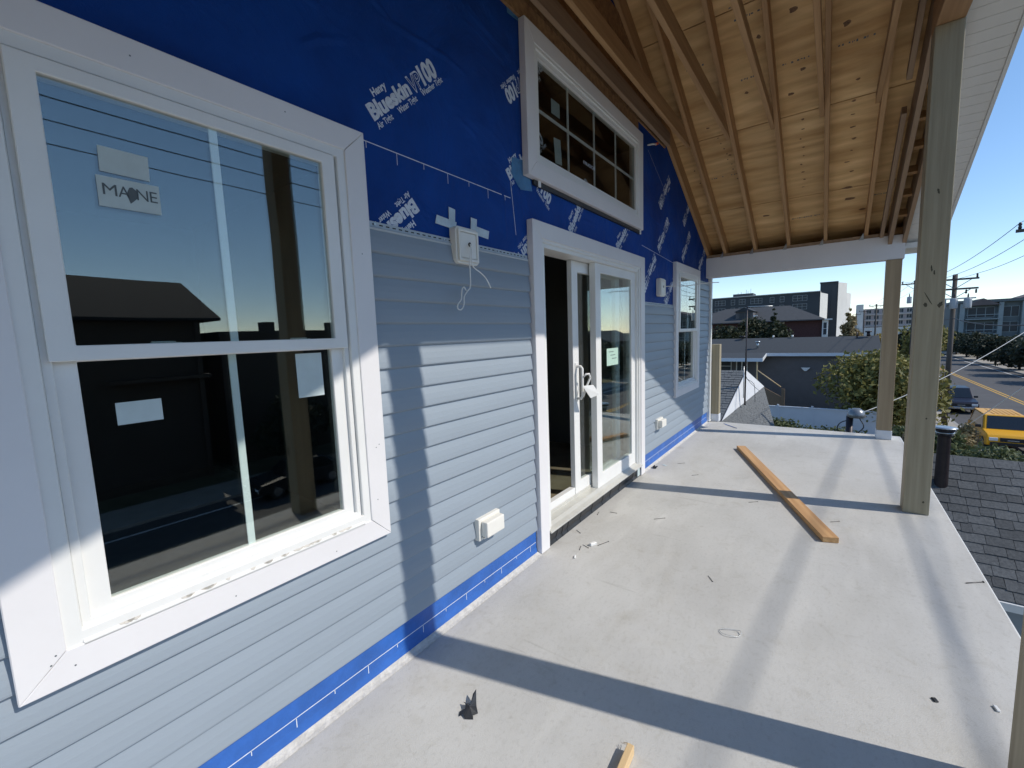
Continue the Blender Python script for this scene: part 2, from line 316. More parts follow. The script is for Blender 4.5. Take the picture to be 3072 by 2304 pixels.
for p in ((1.194, 2.356, 41.8), (1.375, 2.089, 221.8), (2.484, 3.17, 221.5), (2.125, 2.36, 41.0), (2.43, 2.163, 221.8), (4.822, 2.311, 47), (5.754, 2.313, 47), (6.60, 2.27, 44),
          (5.19, 3.165, 226.5), (6.12, 3.145, 226), (4.70, 2.25, 226), (5.427, 2.10, 220), (3.70, 2.171, 42), (2.86, 2.17, 55)): print_at(*p)
logo = flat_mesh([place('100', .388, .122, -.004, .076, .05), place('Weather Tight', .345, .179, -.036, .025, .02)], 'membrane_print', M_print); print_at(2.13, 2.582, -32)
# chalk lines with tick marks
mb = MB(); F = YW - .0012
def strip(mb, x0, z0, x1, z1, w, y=F):
    d = Vector((x1 - x0, z1 - z0)).normalized(); nx, nz = -d.y * w / 2, d.x * w / 2
    mb.add([(x0+nx, y, z0+nz), (x1+nx, y, z1+nz), (x1-nx, y, z1-nz), (x0-nx, y, z0-nz)], [(0, 1, 2, 3)])
strip(mb, 1.10, 2.261, 2.125, 2.259, .004)
for i in range(7): strip(mb, 1.146 + .1545 * i, 2.261, 1.146 + .1545 * i, 2.261 - (.05 if i % 2 else .026), .003)
strip(mb, 2.13, 2.37, 2.17, 2.056, .004); mb.build('chalk_line', M_chalk, house)
mb = MB(); y = .0375
for a, bb in ((-1.1, 2.27), (4.285, 7.16)):
    mb = MB(); strip(mb, a, .087, bb, .085, .0035, y); x = a + .06; i = 0
    while x < bb: strip(mb, x, .086, x, .086 - (.045 if i % 2 else .018), .003, y); x += .1545; i += 1
    mb.build('chalk_line', M_chalk, house)
for q in ((4.30, 2.30, 5.34, 2.245, .004), (4.48, 3.25, 5.1, 2.95, .003)): mb = MB(); strip(mb, *q); mb.build('chalk_line', M_chalk, house)
M_blue2 = mat('blue_flashing', (.025,.115,.41), .45, .16, 8, .2, 40)
for a, bb in ((-1.1, 2.275), (4.276, 7.165)):
    MB().prism([(.0448, .012), (.0448, .20), (.040, .20), (.038, .05), (.030, .012)], 'x', a, bb).build('base_flashing', M_blue2, house)
M_caulk = mat('pale_sealant', (.56,.54,.50), .8, .15, 30, .6, 60)
MB().prism([(.042, .002), (.042, .016), (.030, .016), (.010, .006), (-.006, .002)], 'x', -1.2, 2.285).build('sealant_bead', M_caulk, house)
MB().prism([(.042, .002), (.042, .016), (.030, .016), (.014, .006), (.0, .002)], 'x', 4.268, 7.18).build('sealant_bead', M_caulk, house)

# siding: each course a plank of its own
P0 = .166; PE = .0973
prof = [(.0385, -.002), (.0300, -.0005), (.0222, .0062), (.0216, .012), (.0232, .035), (.0272, .062), (.0328, .086), (.0358, .1), (.0405, .1)]
def plank(x0, x1, k): return MB().prism([(y, z) for y, z in prof], 'x', x0, x1).build('siding_plank', M_siding, house)
def courses(x0, x1, ks):
    me = None
    for k in ks:
        if me is None: o = plank(x0, x1, k); me = o.data
        else: o = link('siding_plank', me); o.parent = house; o.matrix_parent_inverse = Matrix.Translation(-house.location)
        o.location.z += P0 + PE * k; o.location.y += random.uniform(-.0008, .0008); o.rotation_euler.y = random.uniform(-.0004, .0004)
courses(-1.1, 2.272, range(0, 5))
courses(1.09, 2.272, range(5, 18))
courses(-1.1, .045, range(5, 24))
courses(4.274, 7.165, range(0, 5))
courses(4.274, 5.36, range(5, 16))
courses(6.47, 7.165, range(5, 20))
# perforated nailing hems over the topmost courses
M_hem = mat('siding_hem', (.44,.50,.55), .5, .05, 10)
for a, bb, zt in ((1.09, 2.272, P0 + PE * 18), (4.274, 5.36, P0 + PE * 16), (6.47, 7.165, P0 + PE * 20)):
    hem = MB().prism([(.0405, zt - .006), (.030, zt - .004), (.026, zt + .002), (.030, zt + .006), (.036, zt + .007), (.0375, zt + .030), (.0405, zt + .030)], 'x', a, bb).build('nailing_hem', M_hem, house)
    mb = MB(); x = a + .02
    while x < bb - .03: mb.box((x, .0364, zt + .016), (x + .018, .0372, zt + .021)); x += .034
    stuff(mb.build('nail_slot', M_dark, hem))
    mb = MB()
    for x in np.arange(a + .06, bb, .4): mb.box((x, .031, zt + .014), (x + .008, .0368, zt + .022))
    mb.build('nail_head', M_metal, hem)
MB().box((7.17, -.004, .03), (7.235, .06, 2.23)).build('corner_trim', M_vinyl, house, .004)
MB().box((7.14, -.012, .015), (7.25, .06, .032)).build('corner_trim', M_vinyl, house, .003)

# windows
def ring(name, x0, x1, z0, z1, w, y0, y1, m, parent, wb=None, wt=None, bevel=.002):
    wb = w if wb is None else wb; wt = w if wt is None else wt
    mb = MB(); a = [(x0, z0), (x1, z0), (x1, z1), (x0, z1)]; c = [(x0 + w, z0 + wb), (x1 - w, z0 + wb), (x1 - w, z1 - wt), (x0 + w, z1 - wt)]
    vs = [(x, y0, z) for x, z in a + c] + [(x, y1, z) for x, z in a + c]; fs = []
    for i in range(4):
        j = (i + 1) % 4
        fs += [(i, j, 4 + j, 4 + i), (8 + j, 8 + i, 12 + i, 12 + j), (4 + i, 4 + j, 12 + j, 12 + i), (j, i, 8 + i, 8 + j)]
    mb.add(vs, fs); return mb.build(name, m, parent, bevel)
def casing(W, w, y0, y1, parent, sides='btlr', zb=None):
    x0, x1, z0, z1 = W; g = .0006
    q = {'t': [(x0, z1), (x1, z1), (x1 - w, z1 - w), (x0 + w, z1 - w)], 'b': [(x0, z0), (x1, z0), (x1 - w, z0 + w), (x0 + w, z0 + w)],
         'l': [(x0, z0), (x0 + w, z0 + (w if 'b' in sides else 0)), (x0 + w, z1 - w), (x0, z1)], 'r': [(x1, z0), (x1 - w, z0 + (w if 'b' in sides else 0)), (x1 - w, z1 - w), (x1, z1)]}
    for s in sides:
        p = q[s]; cx = sum(a for a, _ in p) / 4; cz = sum(c for _, c in p) / 4
        p = [(a + (g if a < cx else -g), c + (g if c < cz else -g)) for a, c in p]
        MB().prism(p, 'y', y0, y1).build('trim_board', M_trim, parent, .0022)
def dh_window(W, label_on=True):
    x0, x1, z0, z1 = W; a, bb, c, d = x0 + TW, x1 - TW, z0 + TW, z1 - TW
    zm = (z0 + z1) / 2 + .006
    win = ring('window', a - .012, bb + .012, c - .012, d + .012, .044, .006, .105, M_vinyl, house)
    casing(W, TW, 0, YW - .0008, win)
    ring('window_stop', a + .033, bb - .033, c + .030, d - .030, .020, .020, .10, M_vinyl, win, wb=.018)
    up = ring('sash', a + .046, bb - .046, zm - .019, d - .034, .050, .001, .034, M_vinyl, win, wb=.038, wt=.036)
    lo = ring('sash', a + .046, bb - .046, c + .028, zm + .012, .052, .036, .066, M_vinyl, win, wb=.044, wt=.034)
    MB().prism([(.0, c - .006), (.0, c + .004), (.034, c + .027), (.10, c + .034), (.10, c - .006)], 'x', a + .03, bb - .03).build('window_sill', M_vinyl, win, .0015)
    ux0, ux1, uz0, uz1 = a + .094, bb - .094, zm + .018, d - .069; lz0, lz1 = c + .071, zm - .021
    for (p0, p1, yy) in (((uz0, uz1), None, .012), ((lz0, lz1), None, .046)):
        MB().box((ux0 - .006, yy, p0[0] - .006), (ux1 + .006, yy + .003, p0[1] + .006)).build('pane', M_glass, win)
        MB().box((ux0 - .006, yy + .016, p0[0] - .006), (ux1 + .006, yy + .019, p0[1] + .006)).build('spacer_pane', MATS_clear, win)
        xm = (ux0 + ux1) / 2 + .012; MB().box((xm - .011, yy + .005, p0[0] - .004), (xm + .011, yy + .011, p0[1] + .004)).build('muntin', M_munt, win)
    return win, (ux0, ux1, uz0, uz1, lz0, lz1)
MATS_clear = glass_mat('clear_pane', (.93,.95,.94), .5, .03)
win, g = dh_window(WIN)
# paper labels and the maker's sticker behind the upper pane
def sticker(x0, x1, z0, z1, y, parent, ang=0, m=M_label):
    mb = MB(); cx, cz = (x0 + x1) / 2, (z0 + z1) / 2; ca, sa = math.cos(ang), math.sin(ang)
    pts = [(x0, z0), (x1, z0), (x1, z1), (x0, z1)]; pts = [(cx + (a - cx) * ca - (c - cz) * sa, cz + (a - cx) * sa + (c - cz) * ca) for a, c in pts]
    return mb.prism(pts, 'y', y, y + .0006).build('sticker', m, parent)
sticker(.312, .413, 1.912, 1.975, .0105, win, -.02); sticker(.302, .430, 1.826, 1.902, .0105, win, 0)
me = flat_mesh([place('M', .010, .028, .030, .030), place('A', .040, .024, .030, .030), place('N', .078, .024, .030, .030), place('E', .106, .016, .030, .030)], 'sticker_lettering', M_ink)
me2 = [(.063, .017), (.070, .024), (.078, .033), (.082, .044), (.077, .054), (.070, .060), (.064, .058), (.060, .049), (.057, .038), (.060, .028)]
for mm in (me, flat_mesh([(np.array(me2), [tuple(range(10))])], 'sticker_emblem', M_ink)):
    o = link(mm.name, mm, win); o.matrix_world = Matrix(((1, 0, 0, .302), (0, 0, -1, .0098), (0, 1, 0, 1.826), (0, 0, 0, 1)))
sticker(.285, .385, 1.256, 1.317, .0445, win); sticker(.782, .880, 1.262, 1.422, .0445, win)
mb = MB()
for x in (.40, .80): mb.box((x, .07, 1.452), (x + .085, .085, 1.463)); mb.box((x + .02, .07, 1.463), (x + .06, .082, 1.476)); mb.box((x - .015, .07, 1.472), (x + .045, .08, 1.480))
mb.build('sash_lock', M_vinyl, win, .002)
mb = MB()
rr = random.Random(5)
for i in range(22):
    x = .24 + rr.random() * .68; w = .004 + rr.random() * .012
    vs = [(x + w * math.cos(t) * 1.3, .008 + .010 * math.sin(t), WIN[2] + TW + .0105 + .0065 * math.sin(t)) for t in np.linspace(0, 2 * math.pi, 9)[:-1]]; mb.add(vs, [tuple(range(8))])
stuff(mb.build('dried_splash', M_caulk, win))
for (x, z) in ((.095, .70), (.105, .72), (.135, .675), (1.06, 1.02), (1.075, 1.03), (1.05, .80), (.06, 1.5), (.5, .665), (.85, .66), (1.06, 1.8), (.4, 2.22), (.8, 2.23)):
    MB().cyl((x, -.0004, z), .0022, .0006, 8, 'y').build('nail_hole', M_ink, win)
swin, _ = dh_window(SWIN)

# transom window
x0, x1, z0, z1 = TRN; tw = .1015
tr = ring('transom_window', x0 + tw - .01, x1 - tw + .01, z0 + tw - .01, z1 - tw + .01, .030, .004, .09, M_vinyl, house)
casing(TRN, tw, 0, YW - .0008, tr)
ring('sash', x0 + tw + .018, x1 - tw - .018, z0 + tw + .018, z1 - tw - .018, .036, .014, .06, M_vinyl, tr)
gx0, gx1, gz0, gz1 = x0 + tw + .052, x1 - tw - .052, z0 + tw + .052, z1 - tw - .052
MB().box((gx0 - .004, .030, gz0 - .004), (gx1 + .004, .033, gz1 + .004)).build('pane', M_glassup, tr)
for k in (1, 2, 3): x = gx0 + (gx1 - gx0) * k / 4; MB().box((x - .009, .036, gz0), (x + .009, .043, gz1)).build('muntin', M_munt, tr)
MB().box((gx0, .0365, (gz0 + gz1) / 2 - .009), (gx1, .0425, (gz0 + gz1) / 2 + .009)).build('muntin', M_munt, tr)
o = link('etched_lettering', flat_mesh([place('PARADIGM', 0, .19, 0, .026, .0)], 'etched_lettering', M_print), tr); o.matrix_basis = Matrix(((1, 0, 0, 3.04), (0, 0, -1, .0292), (0, 1, 0, 2.705), (0, 0, 0, 1)))
sticker(2.60, 2.71, 2.90, 2.99, .034, tr); sticker(2.63, 2.72, 2.60, 2.76, .034, tr, .1)
box('black_flange', (2.36, .028, 2.392), (4.24, YW - .001, 2.4205), M_black, tr)
for x in (2.40, 4.19): MB().box((x, .018, 2.385), (x + .028, .028, 2.428)).build('shim_tab', M_vinyl, tr, .003)

# sliding door
dx0, dx1, dz0, dz1 = DOR; dw = .105
door = MB().box((2.385, .022, .12), (2.448, .17, 2.075)).box((4.115, .022, .12), (4.17, .17, 2.075)).box((2.449, .022, 2.018), (4.114, .17, 2.075)).build('sliding_door', M_vinyl, house, .002)
MB().box((2.392, .010, .12), (2.418, .0215, 2.073)).build('door_stop', M_vinyl, door, .002); MB().box((4.135, .010, .12), (4.162, .0215, 2.073)).build('door_stop', M_vinyl, door, .002)
MB().box((2.419, .010, 2.045), (4.134, .0215, 2.072)).build('door_stop', M_vinyl, door, .002)
casing(DOR, dw, 0, YW - .0008, door, 'tlr')
fp = ring('fixed_panel', 3.245, 4.118, .135, 2.017, .098, .045, .098, M_vinyl, door, wb=.125, wt=.075)
MB().box((3.34, .055, .255), (4.025, .058, 1.946)).build('pane', M_glass, door)
MB().box((3.34, .074, .255), (4.025, .077, 1.946)).build('spacer_pane', MATS_clear, door)
sp = ring('sliding_panel', 2.98, 3.90, .155, 2.016, .094, .115, .156, M_vinyl, door, wb=.105, wt=.085)
MB().box((3.07, .130, .255), (3.81, .133, 1.935)).build('pane', M_glass, door)
MB().prism([(-.012, .106), (-.012, .116), (.022, .13), (.046, .148), (.105, .150), (.105, .172), (.113, .172), (.113, .150), (.17, .150), (.17, .106)], 'x', 2.395, 4.162).build('door_sill', M_alu, door, .001)
MB().box((2.45, .118, .1505), (2.978, .168, .225)).build('interior_track', M_vinyl, door, .003)
MB().prism([(.043, .106), (.006, .106), (.010, .07), (.022, .03), (.012, .004), (.043, .004)], 'x', 2.392, 4.16).build('black_flashing', M_black, door)
for i, x in enumerate((2.50, 2.58, 2.66, 2.86, 3.06, 3.26, 3.42, 3.62, 3.95)): MB().prism([(.006, .104), (.003, .104), (.007, .07), (.019, .03), (.009, .006), (.013, .006), (.022, .03), (.011, .07)], 'x', x, x + .004 + .02 * (i in (1, 8))).build('flashing_fold', M_black, door)
MB().box((4.06, .003, .02), (4.12, .012, .10)).build('sticker', M_label, door)
MB().tube([(3.025, .112, 1.20), (3.025, .075, 1.20), (3.02, .06, 1.185), (3.02, .06, .97), (3.025, .075, .945), (3.025, .112, .945)], .011, 10).build('door_handle', M_vinyl, door)
MB().box((3.005, .108, .92), (3.045, .1145, 1.23)).build('door_handle_plate', M_vinyl, door, .003)
MB().tube([(3.02, .05, 1.12), (3.03, .03, 1.14), (3.06, .02, 1.14), (3.08, .02, 1.11), (3.05, .03, 1.06), (3.03, .045, 1.0), (3.02, .055, .96)], .008, 8).build('tag_strap', M_vinyl, door)
mb = MB(); pts = [(2.945, .02, 1.058), (3.06, -.015, 1.055), (3.11, -.045, .975), (3.02, -.01, .955)]
mb.add(pts + [(a, y + .001, z) for a, y, z in pts], [(0,1,2,3), (7,6,5,4), (0,4,5,1), (1,5,6,2), (2,6,7,3), (3,7,4,0)]); mb.build('paper_tag', M_vinyl, door)
M_green = mat('pale_green_label', (.45,.62,.52), .6, .04, 20)
st = sticker(3.47, 3.715, 1.168, 1.318, .0535, door, 0, M_green)
mb = MB()
for k, (a, w) in enumerate(((.03, .10), (.06, .11), (.10, .10))):
    for t in range(7): mb.box((3.49 + a * .9 + t * w / 7, .0525, 1.285 - .03 * k), (3.49 + a * .9 + (t + .7) * w / 7, .0533, 1.291 - .03 * k))
mb.build('label_text', M_ink, door)
# OSB strip and tape scraps over the transom
MB().box((1.9, .026, 3.300), (4.17, YW - .001, 3.41)).build('osb_strip', M_osb, house)
MB().prism([(1.9, 3.42), (5.0, 3.42), (5.0, 3.60), (3.9, 4.1), (1.9, 4.1)], 'y', .030, YW - .001).build('osb_sheathing', M_osb, house)
def tape(pts, y, m=M_tape):
    mb = MB(); mb.prism([(a + random.uniform(-.004, .004), c) for a, c in pts], 'y', y, y + .0008); return mb.build('tape', m, house)
tape([(2.15, 2.496), (2.26, 2.509), (2.262, 2.40), (2.30, 2.36), (2.215, 2.339), (2.143, 2.402)], .0425, M_tapeblue); tape([(2.20, 2.42), (2.34, 2.42), (2.36, 2.35), (2.23, 2.33)], .0413, M_tapeblue)
tape([(2.14, 3.36), (2.255, 3.42), (2.26, 3.28), (2.15, 3.27)], .0425, M_tapeblue)

# ------------------------------------------------------------------ porch roof
roof = thing('porch_roof', 'open gable porch roof of rafters under bare plywood sheets', 'porch roof', (5, -1, 2.5))
RD = .185
def slope_prism(x0, x1, o0, o1, side=1):
    f = (lambda x: x) if side > 0 else (lambda x: 6.1 - x)
    return [(f(x0), rz(x0) + o0), (f(x1), rz(x1) + o0), (f(x1), rz(x1) + o1), (f(x0), rz(x0) + o1)]
SL = math.atan(.478)
def slope_piece(name, x0, x1, o0, o1, ya, yb, m, bevel=.002, side=1, parent=None):
    # built in its own slope-aligned axes so that the grain runs along it
    cx = (x0 + x1) / 2; cz = rz(cx); L = (x1 - x0) / math.cos(SL) / 2; c = math.cos(SL)
    mb = MB().box((-L, ya, o0 * c), (L, yb, o1 * c)); o = mb.build(name, m, None, bevel)
    o.location = (cx if side > 0 else 6.1 - cx, 0, cz); o.rotation_euler = (0, SL if side > 0 else -SL, 0)
    o.parent = parent or roof; o.matrix_parent_inverse = Matrix.Translation(-roof.location); return o
RY = [(0.002, .040), (-.230, -.192), (-.611, -.573), (-1.005, -.967), (-1.404, -1.366), (-1.808, -1.770)]
for a, bb in RY: slope_piece('rafter', 3.07, 7.16, 0, RD, a, bb, M_raft)
for a, bb in (RY[1], RY[4]): slope_piece('rafter', 3.07, 7.16, 0, RD, a, bb, M_raft, side=-1)
slope_piece('rake_rafter', 3.07, 7.16, -.148, RD, -2.036, -1.997, M_raft2)
slope_piece('rake_rafter', 3.07, 7.22, -.148, RD, -2.165, -2.128, M_raft2)
slope_piece('rake_rafter', 3.07, 7.22, -.148, RD, -2.165, -2.128, M_raft2, side=-1)
slope_piece('nailer', 5.35, 7.10, -.06, .03, -1.955, -1.918, M_raft2); slope_piece('nailer', 4.3, 5.1, .02, .11, -1.955, -1.918, M_raft2)
for i in range(9):
    xx = 4.85 + .31 * i; slope_piece('ladder_block', xx, xx + .036, -.02, .07, -2.126, -2.038, M_raft, .001)
# plywood sheets, joints along y every 1.1 m of run, seams on the rafters
bounds = [3.05, 4.152, 5.254, 6.356, 7.42]; seams = [[-2.47, -1.386, .04], [-2.47, -.592, .04], [-2.47, -1.386, .04], [-2.47, -.592, .04]]
for side in (1, -1):
    for i in range(4):
        for j in range(2):
            a, bb = seams[i][j] + .002, seams[i][j + 1] - .002
            x0, x1 = bounds[i] + .004, bounds[i + 1] - .004
            o = slope_piece('plywood_sheet', x0, x1, RD + .001, RD + .014, a, bb, M_ply, 0, side)
# black grade-stamp smudges on the sheets
mb = MB(); rr = random.Random(3)
def stamp_row(x, ya, yb, k):
    y = ya
    while y < yb:
        w = rr.uniform(.006, .022); h = rr.uniform(.008, .018)
        if rr.random() < .72:
            p = [(x + rr.uniform(-.004, .004), y), (x + h, y), (x + h, y + w), (x, y + w * .8)]
            mb.add([(q[0], q[1], rz(q[0]) + RD - .0006) for q in p], [(0, 1, 2, 3)])
        y += w + rr.uniform(.003, .012)
for x, a, bb in ((4.80, -1.25, -1.02), (4.80, -1.74, -1.45), (4.81, -.88, -.72), (5.87, -.55, -.25), (4.2, -.82, -.70), (6.78, -1.32, -1.03), (4.55, -.45, -.3), (6.60, -1.95, -1.84), (4.3, -1.0, -.75)): stamp_row(x, a, bb, 0)
mb.build('grade_stamp', M_ink, roof)
M_knot = mat('knot_wood', (.10,.05,.025), .7, .5, 60, col2=(.24,.13,.06))
mb = MB()
def knot(x, y, a, bb):
    a *= .8; bb *= .8; ph = rr.uniform(0, 6)
    vs = [(x + a * math.cos(t) * (1 + .22 * math.sin(2 * t + ph)), y + bb * math.sin(t) * (1 + .25 * math.cos(3 * t + ph))) for t in np.linspace(0, 2 * math.pi, 15)[:-1]]; mb.add([(p, q, rz(p) + RD - .0004) for p, q in vs], [tuple(range(14))])
for i in range(13): knot(5.35 + .075 * i, -.43 - .02 * i + rr.uniform(-.012, .012) + .008 * i, rr.uniform(.006, .012), rr.uniform(.007, .012))
for i in range(9): knot(5.40 + .11 * i, -1.17 + rr.uniform(-.02, .02), rr.uniform(.006, .013), rr.uniform(.009, .02))
for i in range(7): knot(5.35 + .14 * i, -1.58 + rr.uniform(-.03, .03), rr.uniform(.008, .015), rr.uniform(.012, .03))
for p in ((6.6, -1.6, .03, .06), (6.65, -.75, .02, .045), (6.42, -1.58, .018, .06), (4.4, -1.15, .03, .035), (4.65, -1.5, .03, .03), (4.9, -1.2, .02, .025), (4.5, -.9, .02, .02), (5.1, -1.1, .02, .03), (4.95, -.75, .016, .02), (5.15, -1.6, .012, .02), (4.3, -1.65, .022, .03), (4.7, -1.95, .03, .03), (5.7, -.1, .01, .01), (5.9, -.12, .01, .012), (5.6, -.5, .012, .02), (5.2, -.35, .012, .02)): knot(*p)
mb.build('knot', M_knot, roof)
MB().prism(slope_prism(3.05, 7.44, RD + .016, RD + .045), 'y', -2.515, 9).build('roof_covering', M_rf := mat('roof_shingle', (.09,.09,.095), .9, .2, 8, .3, 30), roof)
MB().prism(slope_prism(3.05, 7.44, RD + .016, RD + .045, -1), 'y', -2.515, 9).build('roof_covering', M_rf, roof)
# collar ties
for i, (a, bb) in enumerate(RY):
    ya, yb = (a, bb) if i == 0 else (bb + .001, bb + .038)
    xe = [4.95, 5.12, 5.22, 5.26, 5.28, 5.30][i]; h = [.13, .14, .14, .09, .09, .09][i]
    MB().prism([(6.1 - xe, 3.41), (xe, 3.41), (min(xe, 5.18 - (h - .14) * 2), 3.41 + h), (6.1 - min(xe, 5.18 - (h - .14) * 2), 3.41 + h)], 'y', ya - (.036 if i == 0 else 0), yb - (.036 if i == 0 else 0)).build('collar_tie', M_raft if i else M_raft2, roof, .002)
# ridge, header over the posts with filled gable, rake beam end
box('ridge_board', (3.032, -2.49, rz(3.05) - .02), (3.068, .04, rz(3.05) + RD), M_raft2, roof)
MB().box((1.62, -2.136, 3.455), (4.52, -1.99, 3.70)).build('header_beam', wood('header_timber', (.34,.19,.09), (.47,.28,.14), 'x', False), roof, .003)
MB().prism([(1.2, 3.701), (4.9, 3.701), (3.05, rz(3.05) + .02)], 'y', -2.12, -2.045).build('gable_panel', M_osb, roof)
# far beam
MB().box((7.0, -2.157, 2.205), (7.155, .043, 2.487)).build('end_beam', M_trim, roof, .003)
MB().box((7.012, -1.99, 2.488), (7.145, .04, 2.527)).build('top_plate', M_raft2, roof, .002)
MB().box((-1.05, -2.157, 2.205), (-.9, .043, 2.487)).build('end_beam', M_trim, roof, .003)
for a, bb in RY[1:]: MB().add([(6.995, bb + .002, 2.475), (6.995, bb + .05, 2.475), (6.995, bb + .006, 2.56), (6.993, bb + .002, 2.475), (6.993, bb + .05, 2.475), (6.993, bb + .006, 2.56)], [(0,1,2), (5,4,3), (0,3,4,1), (1,4,5,2), (2,5,3,0)]).build('rafter_clip', M_metal, roof)
# eave closure, soffit planks with grooves, rake fascia
MB().prism([(7.42, 2.30), (7.45, 2.30), (7.45, 2.58), (7.42, 2.58)], 'y', -2.515, 9).build('eave_fascia', M_vinyl, roof)
box('eave_soffit', (7.157, -2.16, 2.335), (7.418, 9, 2.345), M_vinyl, roof)
M_soff = mat('soffit_vinyl', (.78,.77,.75), .45, .03, 3)
for side in (1, -1):
    xs = np.arange(3.06, 7.40, .0895)
    me = None
    for x in xs:
        o = slope_piece('soffit_plank', x, x + .086, -.012, -.004, -2.485, -2.19, M_soff, .002, side) if me is None else None
        if o is None:
            o = link('soffit_plank', me); cx = x + .043; o.location = (cx if side > 0 else 6.1 - cx, 0, rz(cx)); o.rotation_euler = (0, SL if side > 0 else -SL, 0)
            o.parent = roof; o.matrix_parent_inverse = Matrix.Translation(-roof.location)
        me = o.data
    MB().prism(slope_prism(3.05, 7.42, -.006, .0, side), 'y', -2.489, -2.188).build('soffit_backing', M_soff, roof)
    MB().prism(slope_prism(3.05, 7.43, -.022, .19, side), 'y', -2.515, -2.49).build('rake_fascia', M_vinyl, roof)
    MB().prism(slope_prism(3.05, 7.42, -.016, .02, side), 'y', -2.188, -2.170).build('soffit_channel', M_vinyl, roof)
MB().box((7.158, -2.49, 2.335), (7.418, -2.162, 2.40)).build('rake_return', M_vinyl, roof, .003)

# ------------------------------------------------------------------ posts
M_post2 = wood('brownish_post', (.30,.22,.13), (.40,.305,.19), 'z', True, rnd=.04)
def post(x0, x1, y0, y1, z1, label, wrap=0, pm=None):
    p = thing('support_post', label, 'post', ((x0 + x1) / 2, (y0 + y1) / 2, 0), 'posts of the porch')
    MB().box((x0, y0, .001), (x1, y1, z1)).build('timber', pm or M_post, p, .005, 2)
    if wrap: MB().box((x0 - .004, y0 - .004, .0008), (x1 + .004, y1 + .004, wrap)).build('base_wrap', M_wrap, p, .004)
    return p
M_wrap = mat('white_membrane', (.70,.72,.75), .6, .06, 10, .2, 30)
post(1.745, 1.895, -2.15, -2.0, 3.454, 'post rising out of the frame beside the deck corner cut by the picture edge')
p2 = post(4.335, 4.485, -2.137, -1.987, 3.454, 'tall treated timber post with dark knots standing bare on the deck edge')
post(6.995, 7.14, -2.14, -1.996, 2.204, 'brownish post under the white beam, wrapped white at its foot', .115, M_post2)
post(7.255, 7.385, -.115, .0, 1.212, 'short cut-off post stub beside the house corner', .12)
M_pknot = mat('dark_knot', (.07,.06,.035), .7, .5, 120)
kr = random.Random(8)
for (y, z, a, bb, sl) in ((-2.062, 2.36, .006, .022, .2), (-2.07, 1.80, .005, .018, .1), (-2.055, 1.83, .005, .022, .1), (-2.035, 1.575, .011, .016, 0), (-2.05, 1.615, .004, .05, .5), (-2.112, 1.57, .013, .022, -.2), (-2.085, .74, .006, .007, 0), (-2.10, .10, .007, .010, 0)):
    vs = []
    for t in np.linspace(0, 2 * math.pi, 15)[:-1]:
        k = kr.uniform(.7, 1.2); vs.append((4.3343, y + (a * math.cos(t) + sl * bb * math.sin(t)) * k, z + bb * math.sin(t) * k))
    MB().add(vs, [tuple(range(14))]).build('knot', M_pknot, p2)

# ------------------------------------------------------------------ fittings on the wall
M_fit = mat('off_white_plastic', (.78,.76,.70), .4, .03, 6)
def mount_block(x0, x1, z0, z1, yf, label):
    t = thing('mounting_block', label, 'mounting block', ((x0 + x1) / 2, .03, (z0 + z1) / 2), 'light mounting blocks on the wall')
    c = .018
    octo = [(x0 + c, z0), (x1 - c, z0), (x1 - c * .4, z0 + c * .4), (x1, z0 + c), (x1, z1 - c), (x1 - c * .4, z1 - c * .4), (x1 - c, z1), (x0 + c, z1), (x0 + c * .4, z1 - c * .4), (x0, z1 - c), (x0, z0 + c), (x0 + c * .4, z0 + c * .4)]
    MB().prism(octo, 'y', yf + .012, .04).build('backplate', M_fit, t, .002)
    ring('raised_rim', x0 + .012, x1 - .012, z0 + .012, z1 - .012, .014, yf, yf + .011, M_fit, t)
    MB().box((x0 + .028, yf + .004, z0 + .028), (x1 - .028, yf + .0115, z1 - .028)).build('centre_plate', M_fit, t, .002)
    hx, hz = x0 + (x1 - x0) * .54, z0 + (z1 - z0) * .54
    MB().cyl((hx, yf + .0015, hz), .011, .002, 14, 'y').build('hole', M_dark, t); return t, hx, hz
t, hx, hz = mount_block(1.597, 1.768, 1.827, 2.006, -.012, 'white mounting block taped up with two loose cables hanging out')
w1 = [(1.69, -.008, 1.925), (1.672, -.03, 1.915), (1.660, -.034, 1.86), (1.659, -.03, 1.817), (1.657, -.03, 1.717), (1.633, -.028, 1.687), (1.607, -.03, 1.658), (1.602, -.03, 1.619), (1.582, -.028, 1.595), (1.562, -.026, 1.60), (1.563, -.026, 1.621), (1.591, -.024, 1.646), (1.599, -.024, 1.692), (1.616, -.022, 1.707), (1.633, -.022, 1.691)]
w2 = [(1.692, -.008, 1.925), (1.678, -.028, 1.905), (1.679, -.032, 1.883), (1.672, -.032, 1.836), (1.688, -.03, 1.809), (1.742, -.03, 1.786), (1.787, -.028, 1.76), (1.823, -.026, 1.716)]
def smooth(pts, n=4):
    P = [Vector(p) for p in pts]; out = []
    for i in range(len(P) - 1):
        p0, p1, p2, p3 = P[max(i-1, 0)], P[i], P[i+1], P[min(i+2, len(P)-1)]
        for k in range(n):
            t = k / n; out.append(.5 * ((2*p1) + (p2-p0)*t + (2*p0-5*p1+4*p2-p3)*t*t + (3*p1-p0-3*p2+p3)*t**3))
    return out + [P[-1]]
MB().tube(smooth(w1), .0033, 6).build('cable', M_wire, t); MB().tube(smooth(w2), .0033, 6).build('cable', M_wire, t)
